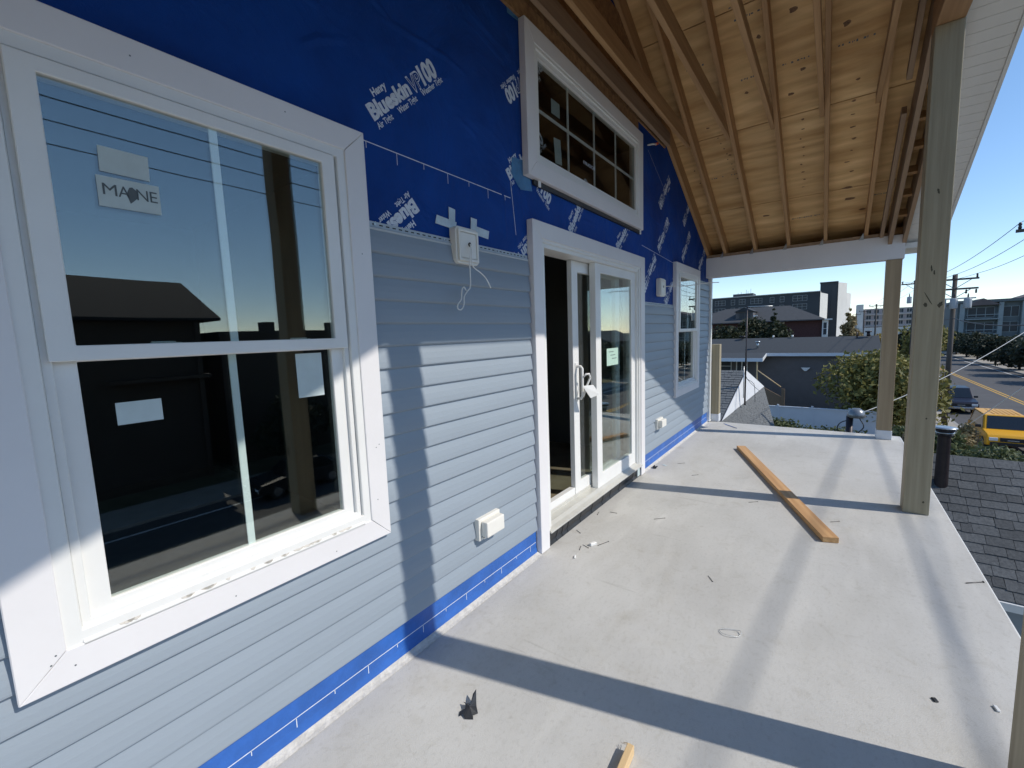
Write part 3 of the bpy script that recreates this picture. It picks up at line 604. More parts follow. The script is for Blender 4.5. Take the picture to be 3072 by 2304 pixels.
for q in ([(1.602, 2.10), (1.647, 2.095), (1.634, 1.957), (1.595, 1.96)], [(1.516, 2.046), (1.656, 2.035), (1.647, 1.996), (1.507, 2.005)], [(1.764, 2.08), (1.81, 2.078), (1.807, 2.02), (1.761, 2.02)], [(1.76, 2.045), (1.909, 2.034), (1.899, 1.990), (1.76, 2.0)]): tape(q, .0405 - .0012 * random.random())
t, hx, hz = mount_block(4.725, 4.905, 1.825, 2.015, -.012, 'small white mounting block beyond the door with one stiff cable sticking out')
MB().tube(smooth([(hx, -.01, hz), (hx + .02, -.08, 1.928), (hx + .05, -.25, 1.918), (hx + .06, -.42, 1.93), (hx + .07, -.55, 1.925)]), .004, 6).build('cable', M_wire, t)
def outlet(x0, x1, z0, z1, label):
    t = thing('outlet_cover', label, 'outlet cover', ((x0 + x1) / 2, .01, (z0 + z1) / 2), 'outlet covers low on the siding')
    w = x1 - x0
    MB().box((x0, -.002, z0), (x1, .034, z1)).build('base_block', M_fit, t, .004, 2)
    MB().box((x0 + w * .10, -.046, z0 + .022), (x1 - w * .08, -.0026, z1 - .014)).build('flip_lid', M_fit, t, .006, 2)
    MB().box((x0 + w * .09, -.022, z0 + .012), (x0 + w * .3, -.0028, z0 + .021)).box((x1 - w * .3, -.018, z0 + .012), (x1 - w * .18, -.0028, z0 + .021)).build('hinge', M_fit, t)
outlet(1.668, 1.853, .352, .474, 'white weatherproof outlet cover nearest the open door jamb and large window')
outlet(4.66, 4.845, .375, .490, 'small white outlet cover between the door and the narrow window')
MB().tube([(4.44, .03, 3.275), (4.5, .0, 3.295), (4.56, -.01, 3.31)], .008, 6).build('cable_stub', M_wire, house)
MB().tube([(4.56, -.01, 3.31), (4.60, -.015, 3.33), (4.62, -.012, 3.33)], .014, 6, .006).build('wire_nut', mat('orange_plastic', (.8,.15,.05), .4), house)

# ------------------------------------------------------------------ things lying on the deck
def lying_board(name, a, bb, w, h, m, label, cat):
    a, bb = Vector(a), Vector(bb); L = (bb - a).length; o = MB().box((0, -w / 2, .0015), (L, w / 2, h)).build(name, m, None, .003, 2)
    o.location = (a.x, a.y, 0); o.rotation_euler.z = math.atan2(bb.y - a.y, bb.x - a.x); return tag(o, label, cat)
lying_board('loose_board', (3.46, -1.545, 0), (5.71, -.665, 0), .095, .040, M_board, 'long loose pine board lying aslant across the deck', 'board')
lying_board('lath_offcut', (1.0, -1.005, 0), (1.30, -.992, 0), .024, .038, M_stick, 'pale fresh-cut stick with splintered end near the picture edge', 'stick')
mb = MB()
for k, (dx, dy) in enumerate(((.0, .010), (.004, .004), (-.006, .013))): mb.tube([(1.298, -.992 + dy, .03), (1.306 + dx, -.984 + dy, .024), (1.311 + dx, -.972 + dy * 1.3, .015)], .0008, 4)
tag(mb.build('wood_splinter', M_stick), 'thin splinters sticking off the end of the pale stick', 'splinter')
# crumpled black membrane scrap
mb = MB(); base = [(1.066, -.392), (1.085, -.383), (1.096, -.398), (1.112, -.388), (1.115, -.372), (1.128, -.398), (1.140, -.407), (1.155, -.389), (1.172, -.392), (1.148, -.412), (1.135, -.424), (1.118, -.446), (1.098, -.438), (1.088, -.448), (1.070, -.42), (1.078, -.405)]
hh = [.003,.006,.014,.022,.016,.010,.020,.030,.040,.016,.010,.004,.008,.003,.004,.010]
c0 = (1.108, -.413, .022); vs = [(x, y, z) for (x, y), z in zip(base, hh)] + [c0]; nB = len(base)
mb.add(vs + [(x, y, z - .0015) for x, y, z in vs], [(i, (i + 1) % nB, nB) for i in range(nB)] + [(nB + 1 + (i + 1) % nB, nB + 1 + i, 2 * nB + 1) for i in range(nB)] + [(i, nB + 1 + i, nB + 1 + (i + 1) % nB, (i + 1) % nB) for i in range(nB)])
tag(mb.build('membrane_scrap', M_black), 'crumpled black scrap of flashing with jagged points on the grey deck', 'scrap')
mb = MB(); base = [(4.44, .004), (4.46, .02), (4.49, .006), (4.51, .012), (4.50, -.03), (4.47, -.035), (4.45, -.02)]; vs = [(x, y - .03, .004 + .014 * ((i * 7) % 3)) for i, (x, y) in enumerate(base)] + [(4.475, -.035, .02)]
mb.add(vs + [(x, y, z - .0015) for x, y, z in vs], [(i, (i + 1) % 7, 7) for i in range(7)] + [(8 + (i + 1) % 7, 8 + i, 15) for i in range(7)] + [(i, 8 + i, 8 + (i + 1) % 7, (i + 1) % 7) for i in range(7)])
tag(mb.build('membrane_scrap', M_black), 'small crumpled black scrap at the far foot of the door trim', 'scrap')
M_clear = mat('clear_plastic', (.55,.56,.55), .15, .05, 10, spec=.8)
ringpts = [(2.128, -1.115), (2.112, -1.135), (2.112, -1.165), (2.128, -1.192), (2.15, -1.205), (2.172, -1.200), (2.178, -1.18), (2.165, -1.155), (2.15, -1.13), (2.135, -1.113)]
tag(MB().tube(smooth([(a, c, .004 + .003 * (i % 3)) for i, (a, c) in enumerate(ringpts)]), .0016, 5).build('plastic_loop', M_clear), 'thin clear plastic loop lying flat on the deck', 'plastic loop')
M_nail = mat('steel_nail', (.12,.115,.11), .45, .1, 30, metal=.5)
def nail(x, y, ang, label, L=.055, r=.0016, m=M_nail):
    d = Vector((math.cos(ang), math.sin(ang), 0)); p = Vector((x, y, .0028)); mb = MB().tube([p - d * L / 2, p + d * L / 2], r, 5); q = p - d * L / 2
    mb.tube([q - d * .0012, q], r * 2.2, 8); return tag(mb.build('nail', m), label, 'nail', 'nails dropped on the deck')
nail(2.64, -.275, 2.75, 'longest dark nail beside the white plastic piece near the door jamb', .10, .002)
nail(2.50, -.171, .3, 'dark nail on the wall side of the white plastic piece')
nail(2.54, -.192, 1.2, 'dark nail touching the shadow of the white plastic piece')
nail(3.09, -.028, .2, 'dark screw close under the door sill, middle one')
nail(3.165, -.125, 1.7, 'dark screw out from the door sill past the middle one')
nail(2.713, -.045, 1.0, 'dark screw lying upright by the near end of the door sill')
nail(3.244, -.472, 2.35, 'single thin nail on open deck out from the door', .09)
nail(4.77, -.22, 2.4, 'thin nail on the deck under the far outlet cover', .08)
nail(3.86, -1.568, 2.3, 'nail lying just past the end of the long board', .07)
nail(3.97, -1.02, 2.3, 'nail lying between the long board and the tall post shadow', .08)
nail(2.58, -.98, .6, 'bent dark nail on open deck before the plastic loop', .06)
nail(3.318, -2.19, 2.25, 'flat rusty nail near the outer deck edge', .10, .003)
nail(4.44, -.445, 2.4, 'nail on the deck out from the door end beside the shadow', .07)
def chip(name, x, y, L, w, h, ang, m, label, cat):
    o = MB().box((-L / 2, -w / 2, .001), (L / 2, w / 2, h)).build(name, m, None, .002); o.location = (x, y, 0); o.rotation_euler.z = ang; return tag(o, label, cat)
chip('plastic_piece', 2.585, -.225, .05, .022, .02, 2.7, M_vinyl, 'white plastic block lying by the near door jamb', 'plastic piece')
chip('plastic_piece', 2.372, -.199, .035, .010, .010, .3, M_vinyl, 'tiny white plastic plug with dark tip before the door trim foot', 'plastic piece')
chip('plastic_piece', 2.235, -2.05, .030, .012, .008, .2, M_vinyl, 'white scrap near the outer deck edge', 'plastic piece')
chip('shingle_chip', 2.163, -1.873, .022, .016, .006, .4, M_rubber, 'small dark chip on the deck near the white scrap', 'chip')
chip('paper_scrap', 4.62, -.09, .06, .03, .003, .9, M_label, 'pale paper scrap on the deck beyond the door', 'paper scrap')
o = MB().add([(7.06, -.26, .004), (7.14, -.21, .006), (6.86, -.44, .01), (7.06, -.26, .001), (7.14, -.21, .002), (6.86, -.44, .002)], [(0,1,2), (5,4,3), (0,3,4,1), (1,4,5,2), (2,5,3,0)]).build('tape_scrap', M_blue2)
tag(o, 'blue membrane sliver on the deck beside the short post stub', 'tape scrap')

# ------------------------------------------------------------------ lower shingled roof just beyond the deck
M_shing = mat('asphalt_shingle', (.060,.064,.068), .92, .2, 30, .35, 70, col2=(.115,.12,.122), rnd=.22)
M_shingd = mat('asphalt_shingle_dark', (.05,.052,.055), .92, .2, 30, .3, 60)
low = thing('lower_house', 'small neighbouring house with dark shingled roof below the deck edge', 'house', (11, -6, ZG))
XE, ZE, XR, ZR_ = 8.72, -2.53, 10.95, -1.035
SLO = math.atan2(ZR_ - ZE, XR - XE); LS = math.hypot(XR - XE, ZR_ - ZE)
MB().prism([(XE, ZE), (XR, ZR_), (2 * XR - XE, ZE), (2 * XR - XE, ZE - .1), (XR, ZR_ - .1), (XE, ZE - .1)], 'y', -1.75, -13).build('roof', M_shingd, low)
box('wall', (XE + .35, -12.7, ZG - .1), (2 * XR - XE - .35, -2.0, ZE), M_siding, low)
MB().prism([(XE + .4, ZE - .05), (XR, ZR_ - .12), (2 * XR - XE - .4, ZE - .05)], 'y', -2.0, -2.1).build('gable_wall', M_siding, low)
box('eave_trim', (XE - .09, -13.05, ZE - .12), (XE + .02, -1.7, ZE - .004), M_vinyl, low)
EXP = LS / 15.0; meshes = {}
cnt = 0; rest = MB(); c, s_ = math.cos(SLO), math.sin(SLO)
for i in range(16):
    y = -1.76 - random.uniform(0, .2)
    while y > -12.8:
        w = random.choice((.13, .17, .20, .24, .30)); L = min(EXP * 1.5, LS + .02 - EXP * i); d = random.choice((0, .012, .02))
        if L < .05: break
        if cnt < 296 and y > -4.75 and i >= 0:
            key = (w, round(L, 3), d)
            if key not in meshes: meshes[key] = MB().prism([(-d, .012), (-d, .026), (L, .010), (L, .002)], 'y', 0, -(w - .006)).mesh('shingle', M_shing)
            o = link('shingle', meshes[key]); o.location = (XE - .03 + EXP * i * c, y, ZE + EXP * i * s_ + .002); o.rotation_euler = (random.uniform(-.01, .01), -SLO, random.uniform(-.012, .012)); o.parent = low; o.matrix_parent_inverse = Matrix.Translation(-low.location); cnt += 1
        else:
            n0 = len(rest.v); rest.prism([(-d, .012), (-d, .026), (L, .010), (L, .002)], 'y', 0, -(w - .006))
            for q in range(n0, len(rest.v)):
                a, bb, z = rest.v[q]; rest.v[q] = (XE - .03 + EXP * i * c + a * c - z * s_, y + bb, ZE + EXP * i * s_ + a * s_ + z * c + .002)
        y -= w
stuff(rest.build('shingle_courses', M_shing, low))
MB().prism([(XR - .14, ZR_ - .075), (XR, ZR_ + .03), (XR + .14, ZR_ - .075), (XR, ZR_ + .012)], 'y', -1.75, -13).build('ridge_cap', M_shing, low)
# flue pipe standing on that roof
fl = thing('flue_pipe', 'dark metal flue pipe with ribbed cap rising from the lower shingled roof', 'flue pipe', (10.4, -3.16, -1.5))
M_flue = mat('dark_flue', (.030,.022,.024), .4, .2, 12, metal=.3)
FX, FY = 10.35, -3.14
MB().lathe((FX, FY, -1.75), [(.0, 0), (.098, 0), (.092, .35), (.086, 1.20), (.088, 1.21)], 20).build('pipe', M_flue, fl)
for k in range(4): MB().lathe((FX, FY, -.535 + .040 * k), [(.0, 0), (.10 + .014 * k, 0), (.115 + .016 * k, .012), (.112 + .016 * k, .026), (.09, .032), (0, .032)], 20).build('cap_ring', [M_flue, M_metal, M_flue, M_metal][k], fl)
M_brick = mat('red_brick', (.20,.085,.06), .85, .25, 9, .3, 30)
MB().lathe((FX, FY, -2.0), [(.0, 0), (.17, 0), (.16, .25), (.11, .32), (0, .32)], 16).build('base_collar', M_brick, fl)

# ------------------------------------------------------------------ leaf clouds
def leaf_mat(name, c1, c2, sc=1.2):
    m = mat(name, c1, .6, .1, sc, 0, col2=c2, detail=6, spec=.3); n, l, b = nodes_of(m)
    b.inputs['Subsurface Weight'].default_value = 0; tr = n.new('ShaderNodeBsdfTranslucent'); mx = n.new('ShaderNodeMixShader'); mx.inputs[0].default_value = .22
    src = b.inputs['Base Color'].links[0].from_socket; l.new(src, tr.inputs[0]); out = [x for x in n if x.type == 'OUTPUT_MATERIAL'][0]
    l.new(b.outputs[0], mx.inputs[1]); l.new(tr.outputs[0], mx.inputs[2]); l.new(mx.outputs[0], out.inputs[0]); return m
L_yel = leaf_mat('yellow_green_leaf', (.085,.10,.032), (.30,.26,.075), 1.5)
L_dark = leaf_mat('dark_pine_leaf', (.018,.028,.014), (.050,.055,.024), .6)
L_oak = leaf_mat('dark_street_leaf', (.022,.032,.020), (.050,.060,.034), .4)
L_shr = leaf_mat('shrub_leaf', (.05,.07,.025), (.14,.16,.07), 1.5)
L_tan = leaf_mat('dry_leaf', (.24,.19,.10), (.34,.26,.12), 1.5)
L_aut = leaf_mat('autumn_leaf', (.16,.12,.03), (.34,.24,.05), 1.0)
M_bark = mat('bark', (.06,.05,.04), .9, .3, 6, .4, 20)
def leaves(blobs, N, size, m, name, parent, flat=0.0, shell=.45):
    W = np.array([b[3] * b[4] * b[5] for b in blobs]) ** .7; W = W / W.sum(); k = rng.choice(len(blobs), N, p=W); B = np.array(blobs)[k]
    d = rng.normal(size=(N, 3)); d /= np.linalg.norm(d, axis=1)[:, None]; r = (shell + (1 - shell) * rng.random(N) ** .7)[:, None] * (1 + rng.normal(0, .06, (N, 1)))
    c = B[:, :3] + d * r * B[:, 3:6]
    nrm = d * .5 + rng.normal(size=(N, 3)) * .8 + np.array([0, 0, .3]); nrm /= np.linalg.norm(nrm, axis=1)[:, None]
    t = np.cross(nrm, rng.normal(size=(N, 3))); t /= np.linalg.norm(t, axis=1)[:, None]; q = np.cross(nrm, t); s = size * rng.uniform(.55, 1.3, (N, 1))
    P = np.stack([c - t * s, c + q * s * .5, c + t * s, c - q * s * .5], 1).reshape(-1, 3)
    me = bpy.data.meshes.new(name); me.vertices.add(4 * N); me.vertices.foreach_set('co', P.astype(np.float32).ravel()); me.loops.add(4 * N); me.loops.foreach_set('vertex_index', np.arange(4 * N, dtype=np.int32))
    me.polygons.add(N); me.polygons.foreach_set('loop_start', np.arange(0, 4 * N, 4, dtype=np.int32)); me.update(calc_edges=True); me.materials.append(m); return link(name, me, parent)
def tree(name, label, cat, x, y, z0, H, rad, N, size, m, group=None, crown=.35, nb=9, trunk=.12, seed=1, conical=False, flatten=1.0, sprays=0):
    t = thing(name, label, cat, (x, y, z0), group); r = random.Random(seed); zc = z0 + H * crown
    mb = MB(); mb.tube([(x, y, z0 - .1), (x + .03, y, z0 + H * .25), (x - .04, y + .03, z0 + H * .55), (x, y, z0 + H * .85)], trunk, 8, trunk * .25)
    for i in range(6):
        a = r.uniform(0, 6.28); zz = z0 + H * r.uniform(.25, .5); e = (x + rad * .7 * math.cos(a), y + rad * .7 * math.sin(a), zz + H * .28); mb.tube([(x, y, zz), ((x + e[0]) / 2, (y + e[1]) / 2, (zz + e[2]) / 2 + .1), e], trunk * .45, 6, trunk * .1)
    mb.build('trunk', M_bark, t); blobs = []
    for i in range(nb):
        f = (i + .5) / nb; zz = zc + (H - (zc - z0)) * f * .92; rr_ = rad * ((1 - f) * .95 + .08 if conical else math.sin(math.pi * (.18 + .72 * f)) ** .8)
        for k in range(1 if conical else 2):
            a = r.uniform(0, 6.28); off = rr_ * r.uniform(.25, .6); s = rr_ * r.uniform(.5, .8) + .05; blobs.append((x + off * math.cos(a), y + off * math.sin(a), zz, s, s, s * .75 * flatten))
    if sprays:
        for i in range(sprays):
            a = r.uniform(0, 6.28); q = rad * r.uniform(.1, .95); zt = z0 + H * (1 - .42 * (q / rad) ** 2) + r.uniform(-.2, .45); blobs.append((x + q * math.cos(a), y + q * math.sin(a), zt - .45, .22, .22, .75))
    leaves(blobs, N, size, m, 'crown', t); return t
tree('garden_tree', 'round yellow-green tree before the grey single ridge house', 'tree', 38.5, -4.2, ZG, 5.25, 3.8, 12000, .17, L_yel, crown=.26, nb=9, trunk=.13, seed=4, sprays=26)
for i, (x, y, H, rad, sd) in enumerate(((58, 8.6, 8.0, 3.3, 1), (59, 5.6, 8.6, 3.2, 2), (57, 3.9, 8.1, 2.5, 3), (60, 12.5, 7.6, 3.4, 4))):
    tree('pine_tree', ['low dark pine below the dormer of the brick house', 'dark pine with the tallest spiky top before the hipped roof', 'dark pine nearest the red brick wall', 'dark pine next to the siding corner of the blue house'][i], 'tree', x, y, ZG, H, rad, 8500, .22, L_dark, 'pines before the brick house', .15, 8, .15, sd)
tree('evergreen_tree', 'thin bare-topped evergreen poking over the hipped roof', 'tree', 60, 4.1, ZG, 10.0, 1.0, 1700, .16, L_dark, None, .6, 7, .1, 9, True)
for i, (x, sd) in enumerate(((74, 11), (82.5, 12), (91.1, 13), (102.3, 14), (113.2, 15), (121.2, 16), (130.2, 17), (134, 18), (145, 19), (158, 20), (172, 21))):
    tree('street_tree', '%s tree of the dark row on the far pavement, counted from the picture edge' % ['first', 'second', 'third', 'fourth', 'fifth', 'sixth', 'seventh', 'eighth', 'ninth', 'tenth', 'last'][int(sd) - 11], 'tree', x, -22.9, ZG + .1, 4.3 + .5 * math.sin(i * 2.1), 2.7, 3600, .24, L_oak, 'trees in a row along the far pavement', .33, 6, .16, sd)
stuff(leaves([(80 + 6.5 * i, -28.5 - (i % 3) * 1.5, -4.4 + .5 * (i % 2), 5, 3.2, 2.0) for i in range(18)], 26000, .3, L_oak, 'hedge', None, shell=.3))
# ivy and shrubs on the near side
for i, (x, y, z, a, bb, h, N, m, lab) in enumerate(((19.5, -5.3, -3.2, 2.0, 1.3, .75, 6500, L_shr, 'leafy green shrub filling the gap behind the flue pipe'), (21.5, -6.7, -3.65, 2.0, 1.2, .7, 6500, L_shr, 'broad leafy shrub in front of the yellow car'), (16.5, -3.6, -1.95, 1.3, .8, .55, 4500, L_shr, 'green shrub seen low behind the brownish far post'), (25.5, -6.3, -3.6, .6, .5, .7, 1200, L_tan, 'tan dry grass clump beside the yellow car'),
       (24, -1.6, -3.62, 1.2, 2.2, .42, 1700, L_shr, 'loose sprigs of shrub before the white panel fence'), (25, .9, -3.6, 1.0, 1.3, .45, 1800, L_shr, 'sparse shrub at the foot of the membrane-covered roof'))):
    t = thing('shrub', lab, 'shrub', (x, y, z - h), 'shrubs below the deck'); leaves([(x + random.uniform(-a, a) * .6, y + random.uniform(-bb, bb) * .6, z + random.uniform(-h, h) * .5, a * .55, bb * .55, h * .65) for _ in range(9)], N, .085, m, 'foliage', t, shell=.2)
    mb = MB()
    for _ in range(10):
        px, py = x + random.uniform(-a, a) * .7, y + random.uniform(-bb, bb) * .7; mb.tube([(px, py, ZG - .05), (px + .1, py, (z + ZG) / 2), (px + random.uniform(-.3, .3), py, z + h * .6)], .03, 5, .008)
    mb.build('stems', M_bark, t)
tree('conifer', 'small conifer at the foot of the white tower', 'tree', 120, -4.3, ZG, 11.5, 2.6, 1800, .4, L_tan, None, .3, 8, .2, 30, True)
for i, (x, y, H, rad, m, lab) in enumerate(((100, -8.0, 5.2, 3.0, L_aut, 'yellow autumn tree by the farthest utility poles'), (95, -3.6, 5.0, 2.8, L_tan, 'tan scrubby tree below the white tower'), (92, -1.0, 5.2, 2.6, L_tan, 'tan scrubby tree against the brick house window bay'), (88, -11.0, 7.5, 3.4, L_yel, 'olive roadside tree between the two porch posts'), (104, -13.0, 6.5, 3.2, L_dark, 'dark roadside tree beyond the tall post'))):
    tree('roadside_tree', lab, 'tree', x, y - (1.5 if x == 88 else 0), ZG, H, rad, 2600, .3, m, None, .25, 6, .15, 40 + i)

# ------------------------------------------------------------------ half-shingled hip roof with white underlay, mast
hip = thing('hip_roof_house', 'nearby house roof with white underlay triangle between shingled slopes', 'house', (24, 3, ZG))
M_under = mat('roof_underlay', (.72,.73,.74), .6, .06, 3, .15, 20)
def RP(u, v, x): return Vector((x, -1.5 + u * x, 1.46 + v * x))
T = RP(.1402, -.0894, 23.8); Rr = RP(.1080, -.1207, 26.0); Bq = RP(.1834, -.1950, 20.8); Q = RP(.0886, -.1948, 24.0)
TL = Vector((23.8, T.y + 9, T.z)); BL = Vector((20.8, T.y + 9, Bq.z)); dn = Bq - T
B2 = T + dn * 1.5; BL2 = Vector((T.x - 4.5, T.y + 9, T.z + dn.z * 1.5)); Q2 = Rr + (Q - Rr) * 1.5
TB = Vector((T.x + 4, T.y, T.z - 1.5)); RB = Vector((Rr.x + 5, Rr.y, Rr.z - .8))
mb = MB().add([T, TL, BL2, B2], [(0, 1, 2, 3)]); mb.add([TL, T, T + Vector((4.5, 0, -3)), TL + Vector((4.5, 0, -3))], [(0, 1, 2, 3)]); mb.build('roof_deck', M_shingd, hip)
mb = MB().add([T, B2, Q2, Rr], [(0, 1, 3), (1, 2, 3)]); mb.add([Rr, Q2, Q2 + Vector((3, 1, 0)), Rr + Vector((3, 1, -1))], [(0, 1, 2, 3)]); mb.add([T, Rr, Rr + Vector((3, 1, -1)), T + Vector((4.5, 0, -3))], [(0, 1, 2, 3)]); mb.build('roof_side', M_shingd, hip)
box('wall', (21.3, 2.6, ZG - .1), (27, 10.5, B2.z - .2), M_siding, hip)
up = (Rr - T).cross(Bq - T).normalized(); up = up if up.y < 0 else -up
mb = MB(); pts = [T, Bq + (Bq - T) * .03, Rr]; mb.add([p + up * .03 for p in pts] + [p + up * .012 for p in pts], [(0,1,2), (5,4,3), (0,3,4,1), (1,4,5,2), (2,5,3,0)]); mb.build('underlay', M_under, hip)
mb = MB()
for i in range(30):     # courses on the slope facing us
    f = i / 20.0; a = T + dn * f; bb = T + dn * (f + .056); nrm = Vector((-.62, 0, .78)); yv = a.y + .05
    while yv < a.y + 8:
        w = random.uniform(.2, .34); k = random.uniform(.012, .035); z_ = lambda p, yy, h: Vector((p.x, yy, p.z)) + nrm * h
        mb.add([z_(a, yv, .004), z_(a, yv + w - .012, .004), z_(bb, yv + w - .012, k), z_(bb, yv, k), z_(bb, yv, .0), z_(bb, yv + w - .012, .0)], [(0,1,2,3), (3,2,5,4)]); yv += w
M_shinl = mat('grey_shingle', (.10,.107,.11), .92, .2, 12, .3, 40, col2=(.17,.178,.18))
stuff(mb.build('shingle_courses', M_shinl, hip))
mb = MB(); e1 = (Q2 - Rr); n2 = (Rr - Bq).cross(Q - Bq).normalized(); n2 = n2 if n2.z > 0 else -n2
for i in range(26):     # courses on the turned slope
    f0, f1 = i / 26, (i + 1) / 26; a0, a1 = Rr + e1 * f0, Rr + e1 * f1; b0, b1 = Bq + (B2 - Bq) * f0, Bq + (B2 - Bq) * f1; L = (b0 - a0).length; t = 0
    while t < .99:
        w = random.uniform(.2, .34) / L; t2 = min(t + w - .012 / L, 1); k = random.uniform(.012, .03)
        mb.add([a0.lerp(b0, t) + n2 * .004, a0.lerp(b0, t2) + n2 * .004, a1.lerp(b1, t2) + n2 * k, a1.lerp(b1, t) + n2 * k, a1.lerp(b1, t), a1.lerp(b1, t2)], [(0,1,2,3), (3,2,5,4)]); t += w
stuff(mb.build('shingle_courses', M_shinl, hip))
ms = thing('antenna_mast', 'tall thin dark mast with short top arm beside the white underlay', 'mast', tuple(T), None)
TX, TY = T.x - 1.0, T.y - .12
MB().tube([(TX, TY, T.z - 1.55), (TX, TY, 2.42)], .038, 8, .03).build('pole', M_flue, ms); MB().tube([(TX, TY, 2.40), (TX, TY - 1.02, 2.36)], .022, 6).build('top_arm', M_metal, ms)
MB().tube([(TX - .05, TY + .06, T.z - 1.2), (TX - .05, TY + .06, T.z + .3)], .018, 6).build('conduit', M_metal, ms)
MB().tube(smooth([(TX, TY, T.z - .05), (TX - .15, TY - .1, T.z - .28), (TX - .2, TY - .38, T.z - .5), (TX - .4, TY - .46, T.z - .95), (TX - .5, TY - .48, T.z - 1.3)]), .012, 5).build('cable', M_rubber, ms)
MB().tube(smooth([(TX, TY, T.z - .2), (TX - .3, TY - .3, T.z - .5), (TX - .4, TY - .65, T.z - .8)]), .010, 5).build('cable', M_rubber, ms)

# service mast with weatherhead
sm = thing('service_mast', 'grey domed service head with cable loop on a stubby mast', 'service mast', (20, -2.2, ZG))
SX, SY = 20.0, -2.42
MB().cyl((SX, SY + .28, ZG - .1), .11, 4.15, 10).build('mast', M_flue, sm)
MB().lathe((SX, SY + .1, -1.99), [(0, .36), (.12, .34), (.22, .26), (.27, .14), (.28, .04), (.20, 0), (0, 0)], 18).build('dome', mat('grey_dome', (.22,.23,.24), .3, .15, 8, metal=.4), sm)
MB().tube(smooth([(SX - .1, SY, -2.0), (SX - .2, SY - .12, -2.3), (SX - .2, SY + .2, -2.6), (SX - .2, SY + .62, -2.45), (SX - .1, SY + .55, -2.2), (SX, SY + .3, -2.1)]), .018, 6).build('cable_loop', M_rubber, sm)

# ------------------------------------------------------------------ white panel fence
fe = thing('panel_fence', 'white vinyl panel fence behind the shrubs', 'fence', (35.4, 0, ZG))
M_fence = mat('fence_vinyl', (.62,.66,.72), .45, .03, 2)
y = -4.6; k = 0
while y < 9:
    MB().box((35.36, y + .06, ZG + .06), (35.42, y + 1.94, ZG + 1.76)).build('fence_panel', M_fence, fe)
    MB().box((35.32, y + .06, ZG + 1.761), (35.46, y + 1.94, ZG + 1.84)).build('top_rail', M_fence, fe)
    MB().box((35.32, y - .06, ZG - .1), (35.45, y + .06, ZG + 1.95)).build('fence_post', M_fence, fe); y += 2.0

# ------------------------------------------------------------------ windows of far buildings
def far_window(parent, x, y0, y1, z0, z1, fm, split=1, rail=True, out=-1):
    f = .06 * max(.6, (z1 - z0) / 1.5)
    fr = MB().box((x + out * .05, y0, z0), (x, y0 + f, z1)).box((x + out * .05, y1 - f, z0), (x, y1, z1)).box((x + out * .05, y0 + f, z0), (x, y1 - f, z0 + f)).box((x + out * .05, y0 + f, z1 - f), (x, y1 - f, z1))
    for s in range(1, split): yy = y0 + (y1 - y0) * s / split; fr.box((x + out * .045, yy - f * .5, z0 + f), (x, yy + f * .5, z1 - f))
    if rail: fr.box((x + out * .042, y0 + f, (z0 + z1) / 2 - f * .4), (x, y1 - f, (z0 + z1) / 2 + f * .4))
    o = fr.build('window', fm, parent); MB().box((x + out * .02, y0 + f * .5, z0 + f * .5), (x, y1 - f * .5, z1 - f * .5)).build('pane', M_farglass, o)

# grey low-pitched house with outside stair
gh = thing('grey_house', 'long grey-brown sided house with low grey roof and outside stair', 'house', (49, 2, ZG))
M_gwall = mat('grey_brown_siding', (.12,.11,.11), .7, .06, 2)
M_groof = mat('grey_roof', (.042,.048,.054), .92, .12, 7, .3, 20)
XW = 46.6
box('wall', (XW, -4.35, ZG - .1), (54, 14, -.95), M_gwall, gh)
me = None
for k in range(34):    # lap siding rows
    o = MB().prism([(XW - .002, ZG + .12 + .148 * k), (XW - .022, ZG + .12 + .148 * k), (XW - .004, ZG + .27 + .148 * k), (XW - .002, ZG + .27 + .148 * k)], 'y', -4.36, 3.9).build('siding_board', M_gwall, gh)
MB().prism([(46.05, -1.02), (50.4, .30), (54.7, -1.02), (54.7, -1.14), (50.4, .17), (46.05, -1.14)], 'y', -4.85, 14.5).build('roof', M_groof, gh)
MB().prism([(43.4, -1.30), (46.6, -.92), (46.6, -1.05), (43.4, -1.42)], 'y', 3.35, 14.5).build('porch_roof', M_groof, gh)
box('fascia', (46.0, -4.86, -1.27), (46.048, 3.35, -1.0), M_fence, gh); box('fascia', (43.34, 3.33, -1.60), (43.398, 14.5, -1.30), M_fence, gh)
MB().prism([(43.34, -1.6), (46.04, -1.26), (46.04, -1.0), (43.34, -1.30)], 'y', 3.30, 3.329).build('fascia', M_vinyl, gh)
far_window(gh, XW - .025, -4.0, -2.4, -2.9, -1.45, M_vinyl, 1, True)
far_window(gh, XW - .025, 6.3, 7.35, -3.0, -1.55, M_vinyl, 1, True); far_window(gh, XW - .025, 7.5, 8.6, -3.0, -1.55, M_vinyl, 1, True)
far_window(gh, XW - .025, 4.9, 5.9, -3.9, -1.6, M_vinyl, 2, False)
MB().add([(46.4, -.05, -2.32), (46.4, .65, -2.32), (46.4, .38, -2.62), (46.4, .22, -2.62), (46.55, -.05, -2.32), (46.55, .65, -2.32), (46.55, .38, -2.62), (46.55, .22, -2.62)], [(0,1,2,3), (0,4,5,1), (1,5,6,2), (2,6,7,3), (3,7,4,0)]).build('wall_lamp', M_vinyl, gh)
st = MB().prism([(4.1, -3.35), (1.75, -4.72), (1.75, -6.0), (4.1, -5.3)], 'x', 43.6, 43.72).build('stair_side', M_stair, gh)
MB().tube([(43.55, 3.75, -2.35), (43.55, 1.9, -3.80)], .05, 6).build('handrail', M_stick, gh); MB().box((43.5, 3.7, -3.7), (43.6, 3.8, -1.4)).build('stair_post', M_stick, gh); MB().box((43.5, 1.6, ZG), (43.66, 1.85, -3.95)).build('stair_post', M_stair, gh)
